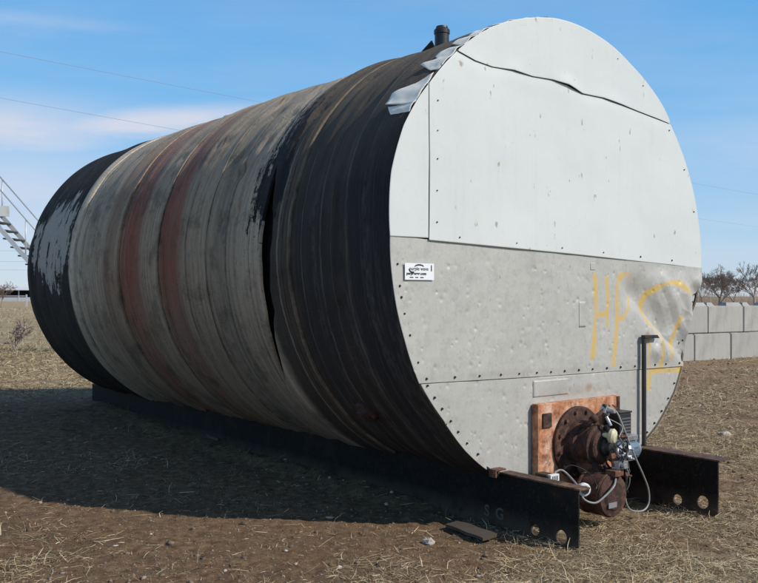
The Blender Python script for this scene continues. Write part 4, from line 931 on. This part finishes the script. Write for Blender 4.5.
kn = MB(); bm = kn.bm
for x0, x1 in ((.0, .26), (.66, 1.205)):   # tapered interlocking humps on top
    b_ = [(x0, .03, 0), (x1, .03, 0), (x1, .27, 0), (x0, .27, 0)]; t_ = [(x0 + .06, .09, .085), (x1 - .04, .09, .085), (x1 - .04, .21, .085), (x0 + .06, .21, .085)]
    A = [bm.verts.new((a_, b2, .608 + c2)) for a_, b2, c2 in b_]; T_ = [bm.verts.new((a_, b2, .608 + c2)) for a_, b2, c2 in t_]
    bm.faces.new(T_)
    for k in range(4): bm.faces.new((A[k], A[(k + 1) % 4], T_[(k + 1) % 4], T_[k]))
WA = R_(30); wx, wy = math.cos(WA), math.sin(WA)
P0 = Vector((6.69, 19.42, 0))   # ground point seen just right of the tank
ridge_me = kn.build('top_ridge', conc_m, cblock_main).data
for ch in list(cblock_main.children): bpy.data.objects.remove(ch)
def cblock(t, row, label):
    first = cblock.first; cblock.first = False
    o = cblock_main if first else cblock_main.copy()
    if not first: COL.objects.link(o)
    z = float(hgt(np.array(P0.x + t * wx), np.array(P0.y + t * wy))) * 0 - .01 + row * .622
    o.location = (P0.x + t * wx, P0.y + t * wy, z); o.rotation_euler = (0, 0, WA + random.uniform(-.008, .008))
    c_ = link('top_ridge', ridge_me, conc_m, o)
    return tag(o, label, 'concrete block', 'concrete blocks stacked as a wall behind the tank')
cblock.first = True
# joints: lower row at t where x=731px, upper at 708 and 753px
cblock(-1.27, 0, 'bottom row concrete block just right of the tank, its left end hidden by the galvanised sheet') if False else None
def t_of_px(px):
    best = None
    for k in range(-400, 900):
        t = k * .01; x = P0.x + t * wx; y = P0.y + t * wy
        e = abs(379 + 881.7 * x / y - px)
        if best is None or e < best[0]: best = (e, t)
    return best[1]
tl, tu = t_of_px(731), t_of_px(708)
lowl = {-1: 'bottom row concrete block partly hidden behind the right rim of the tank', 0: 'bottom row concrete block at the right edge of the picture', 1: 'bottom row concrete block beyond the right edge of the picture'}
upl = {-1: 'top row concrete block partly hidden behind the right rim of the tank', 0: 'top row concrete block between the tank and the picture edge, seen whole', 1: 'top row concrete block cut by the right edge of the picture'}
lowl[-2] = 'bottom row concrete block of which only a sliver shows past the rim of the tank'
for k in (-2, -1, 0, 1): cblock(tl + k * 1.22, 0, lowl[k])
for k in (-1, 0, 1): cblock(tu + k * 1.22, 1, upl[k])

# ------------------------------------------------------------------ bare trees
bark_m = simple_mat('grey_brown_bark', (.31, .24, .20), .9, 0, .3, 8)
def bare_tree(name, x, y, height, seed, label, group, spread=.55, depth=6, thick=.11, cat='tree', twig=.012, lean=0, base_z=0, nb=(2, 4)):
    rr = random.Random(seed); V = []; F = []; TV = []; TF = []
    def seg(p, q_, r0, r1, n, VV, FF):
        d = (q_ - p).normalized(); u_ = d.orthogonal().normalized(); w_ = d.cross(u_); b = len(VV)
        for P_, r_ in ((p, r0), (q_, r1)):
            for k in range(n): a_ = 2 * math.pi * k / n; VV.append(tuple(P_ + (u_ * math.cos(a_) + w_ * math.sin(a_)) * r_))
        for k in range(n): FF.append((b + k, b + (k + 1) % n, b + n + (k + 1) % n, b + n + k))
    def grow(p, d, L, r, lv):
        steps = 3 if lv < 3 else 2; n = 6 if lv < 2 else (4 if lv < 4 else 3); VV, FF = (V, F) if lv <= 1 else (TV, TF)
        for k in range(steps):
            d = (d + Vector((rr.gauss(0, .16), rr.gauss(0, .16), rr.gauss(.05, .10)))).normalized(); q_ = p + d * (L / steps); r1 = max(twig, r * .86); seg(p, q_, r, r1, n, VV, FF)
            if lv < depth and (k > 0 or lv > 0) and rr.random() < .65:
                dd = (d + Vector((rr.gauss(0, spread), rr.gauss(0, spread), rr.gauss(.12, .3)))).normalized(); grow(q_, dd, L * rr.uniform(.5, .72), r1 * .6, lv + 1)
            p, r = q_, r1
        if lv < depth:
            for _ in range(rr.randint(*nb)):
                dd = (d + Vector((rr.gauss(0, spread), rr.gauss(0, spread), rr.gauss(.1, .3)))).normalized(); grow(p, dd, L * rr.uniform(.58, .8), r * .66, lv + 1)
    grow(Vector((0, 0, -.1)), Vector((lean, 0, 1)).normalized(), height * .27, thick, 0)
    zm = max(v_[2] for v_ in TV) if TV else 1; k = height / zm
    V = [(a_ * k, b_ * k, c_ * k) for a_, b_, c_ in V]; TV = [(a_ * k, b_ * k, c_ * k) for a_, b_, c_ in TV]
    t = bpy.data.objects.new(name, None); COL.objects.link(t); t.location = (x, y, base_z); tag(t, label, cat, group)
    link('trunk', mesh_np('trunk', V, F, True), bark_m, t); link('crown', mesh_np('crown', TV, TF), bark_m, t); return t
TG = 'bare trees beyond the concrete blocks'
def tpx(px, d): return (px - 379) / 881.7 * d
bare_tree('bare_tree', tpx(719, 72), 72, 4.1, 3, 'leafless tree just right of the tank rim, above the top row of blocks', TG, .5, 5, .085, twig=.007)
bare_tree('bare_tree', tpx(755, 70), 70, 4.3, 8, 'leafless tree at the right edge of the picture, above the blocks', TG, .5, 5, .09, twig=.007)
bare_tree('bare_tree', tpx(737, 84), 84, 3.9, 12, 'small leafless tree between the two larger bare trees', TG, .5, 5, .07, twig=.006)
bare_tree('bare_tree', tpx(703, 84), 84, 3.8, 21, 'low leafless tree directly beside the tank rim, behind the blocks', TG, .5, 5, .07, twig=.006)
# low scrub line under them
def scrub():
    V = []; F = []; rr = random.Random(4)
    for _ in range(5200):
        x = rr.uniform(18, 62); y = rr.uniform(86, 104) ; h = rr.uniform(1.0, 2.9) * (.75 + .35 * mnoise.noise(Vector((x * .25, 0, 0)))); a_ = rr.gauss(0, .45); b_ = rr.gauss(0, .3); w_ = rr.uniform(.006, .018); b = len(V)
        V += [(x - w_, y, 0), (x + w_, y, 0), (x + a_ * h + w_ * .4, y + b_, h), (x + a_ * h - w_ * .4, y + b_, h)]; F.append((b, b + 1, b + 2, b + 3))
    return mesh_np('brush_line', V, F)
tag(link('brush', scrub(), bark_m), 'low tangled line of bare brush on the skyline behind the concrete blocks', 'brush', kind='stuff')
bare_tree('bare_tree', tpx(1, 110), 110, 3.3, 31, 'tiny far leafless tree at the left edge on the horizon', None, .5, 4, .07, twig=.010)
# dry weed in the left field
bare_tree('dry_shrub', -8.3, 19.2, 1.05, 14, 'sprawling leafless twiggy shrub at the left edge in the straw field', None, .75, 4, .014, cat='shrub', twig=.005, lean=1.2, base_z=-.05)

# ------------------------------------------------------------------ steel stair at the left
galv2_m = simple_mat('pale_galvanised_steel', (.55, .57, .59), .45, .3, .12, 6)
dark_m = simple_mat('dark_tread_grating', (.06, .065, .07), .6, .2, .2, 20)
stair = bpy.data.objects.new('steel_staircase', None); COL.objects.link(stair); stair.location = (-6.66, 22, 0); tag(stair, 'pale open steel staircase with handrails descending behind the far left end of the tank', 'staircase')
sl_ = 1.15; top = 3.75
for dy in (0, .9):
    mb = MB(); mb.poly([(0, dy, .0), (-top / sl_, dy, top), (-top / sl_, dy, top - .17), (-.15, dy, 0)], (0, .04, 0)); mb.build('stringer', galv2_m, stair)
    rl = MB(); rl.tube([(.0, dy + .02, .90), (-top / sl_, dy + .02, top + .88)], .020, 8); rl.tube([(-top / sl_, dy + .02, top + .88), (-top / sl_ - 2.0, dy + .02, top + .88)], .020, 8); rl.build('handrail', galv2_m, stair)
    for k in range(4):
        zk = .25 + k * 1.12; mb = MB(); mb.cyl((-zk / sl_, dy + .02, zk - .1), (-zk / sl_, dy + .02, zk + .90), .018, .018, 8); mb.build('rail_post', galv2_m, stair)
for k in range(1, 18):
    zk = k * .215; mb = MB(); mb.box((-zk / sl_ - .02, .47, zk - .12), (.22, .86, .035)); mb.build('tread', dark_m, stair)
mb = MB(); mb.box((-top / sl_ - 1.0, .47, top - .06), (2.0, .94, .12)); mb.build('landing', galv2_m, stair)
for x_, y_ in ((-top / sl_ - .3, .03), (-top / sl_ - .3, .9), (-top / sl_ - 1.9, .03), (-top / sl_ - 1.9, .9)):
    mb = MB(); mb.cyl((x_, y_, 0), (x_, y_, top - .12), .05, .05, 10); mb.build('leg', galv2_m, stair)
mb = MB(); mb.box((-2.78, -.10, 3.56), (.52, .02, .26), bev=.004); mb.box((-2.78, -.05, 3.56), (.04, .10, .04)); mb.build('side_panel', simple_mat('white_enamel_panel', (.75, .74, .71), .5, 0, .05, 8, (.4, .3, .2), .4), stair)

# ------------------------------------------------------------------ long low shed far left
shed = bpy.data.objects.new('long_shed', None); COL.objects.link(shed); shed.location = (-108, 235, 0); tag(shed, 'very long low shed with dark open side and pale roof on the far left horizon', 'shed')
shed_w = simple_mat('pale_shed_metal', (.52, .54, .56), .6, 0, .1, .3); shed_d = simple_mat('dark_open_bay', (.045, .05, .06), .9, 0, .2, .5); shed_r = simple_mat('white_shed_roof', (.66, .68, .70), .5, 0, .06, .2)
mb = MB(); mb.poly([(-30, -1, 3.1), (-30, 4, 3.9), (-30, 9, 3.1), (-30, 9, 2.95), (-30, 4, 3.75), (-30, -1, 2.95)], (66, 0, 0)); mb.build('roof', shed_r, shed)
mb = MB(); mb.box((3, 8.5, 1.5), (66, .15, 2.9)); mb.build('rear_wall', shed_d, shed)
mb = MB(); mb.box((3, 0, .55), (66, .15, 1.1)); mb.build('kick_wall', shed_w, shed)
for k in range(12): mb = MB(); mb.box((-30 + k * 6, 0, 1.5), (.25, .28, 3.0)); mb.build('column', shed_w, shed)
# fence post / H frame standing in front of the shed
fp = MB(); fp.box((0, 0, .8), (.16, .16, 1.7)); fpo = fp.build('fence_post', galv2_m, None, (tpx(26.5, 120), 120, 0)); tag(fpo, 'stout pale post standing before the long shed beside the tank rim', 'post')
for k, d_ in enumerate((118,)):
    mb = MB(); mb.box((0, 0, 0), (26, .05, .10)); o = mb.build('fence_rail', galv2_m, fpo, (-13, 0, 1.45))

# ------------------------------------------------------------------ wires
wire_m = simple_mat('dark_cable', (.28, .30, .33), .6, .2, .1, 1)
def wire(p0, p1, sag, r, label, group):
    p0, p1 = Vector(p0), Vector(p1); n = 40; pts = []
    for k in range(n + 1): t = k / n; p = p0.lerp(p1, t); p.z -= sag * 4 * t * (1 - t); pts.append(p)
    mb = MB(); mb.tube(pts, r, 5); return tag(mb.build('power_line', wire_m), label, 'power line', group)
WG = 'overhead wires crossing the sky'
def wz(a_, b_, k): return (a_[0] + b_[0] * k, a_[1] + b_[1] * k)
a1_, d1_ = (-12.9, 30), (7.6, 7.2); q0, q1 = wz(a1_, d1_, -1.5), wz(a1_, d1_, 9)
wire((*q0, 9.95), (*q1, 9.95), .35, .0065, 'upper thin overhead wire crossing the blue sky at the left', WG)
a2_, d2_ = (-15.9, 37.2), (5.8, 6.6); q0, q1 = wz(a2_, d2_, -1.5), wz(a2_, d2_, 11)
wire((*q0, 9.95), (*q1, 9.95), .35, .0075, 'lower thin overhead wire passing through the pale cloud at the left', WG)
for zz_, nm in ((13.2, 'highest of the far level wires just above the left horizon'), (10.6, 'middle one of the far level wires above the left horizon'), (8.6, 'lowest of the far level wires above the left horizon')):
    wire((-170, 205, zz_), (60, 225, zz_ + .6), 1.2, .022, nm, 'far level wires over the left field')
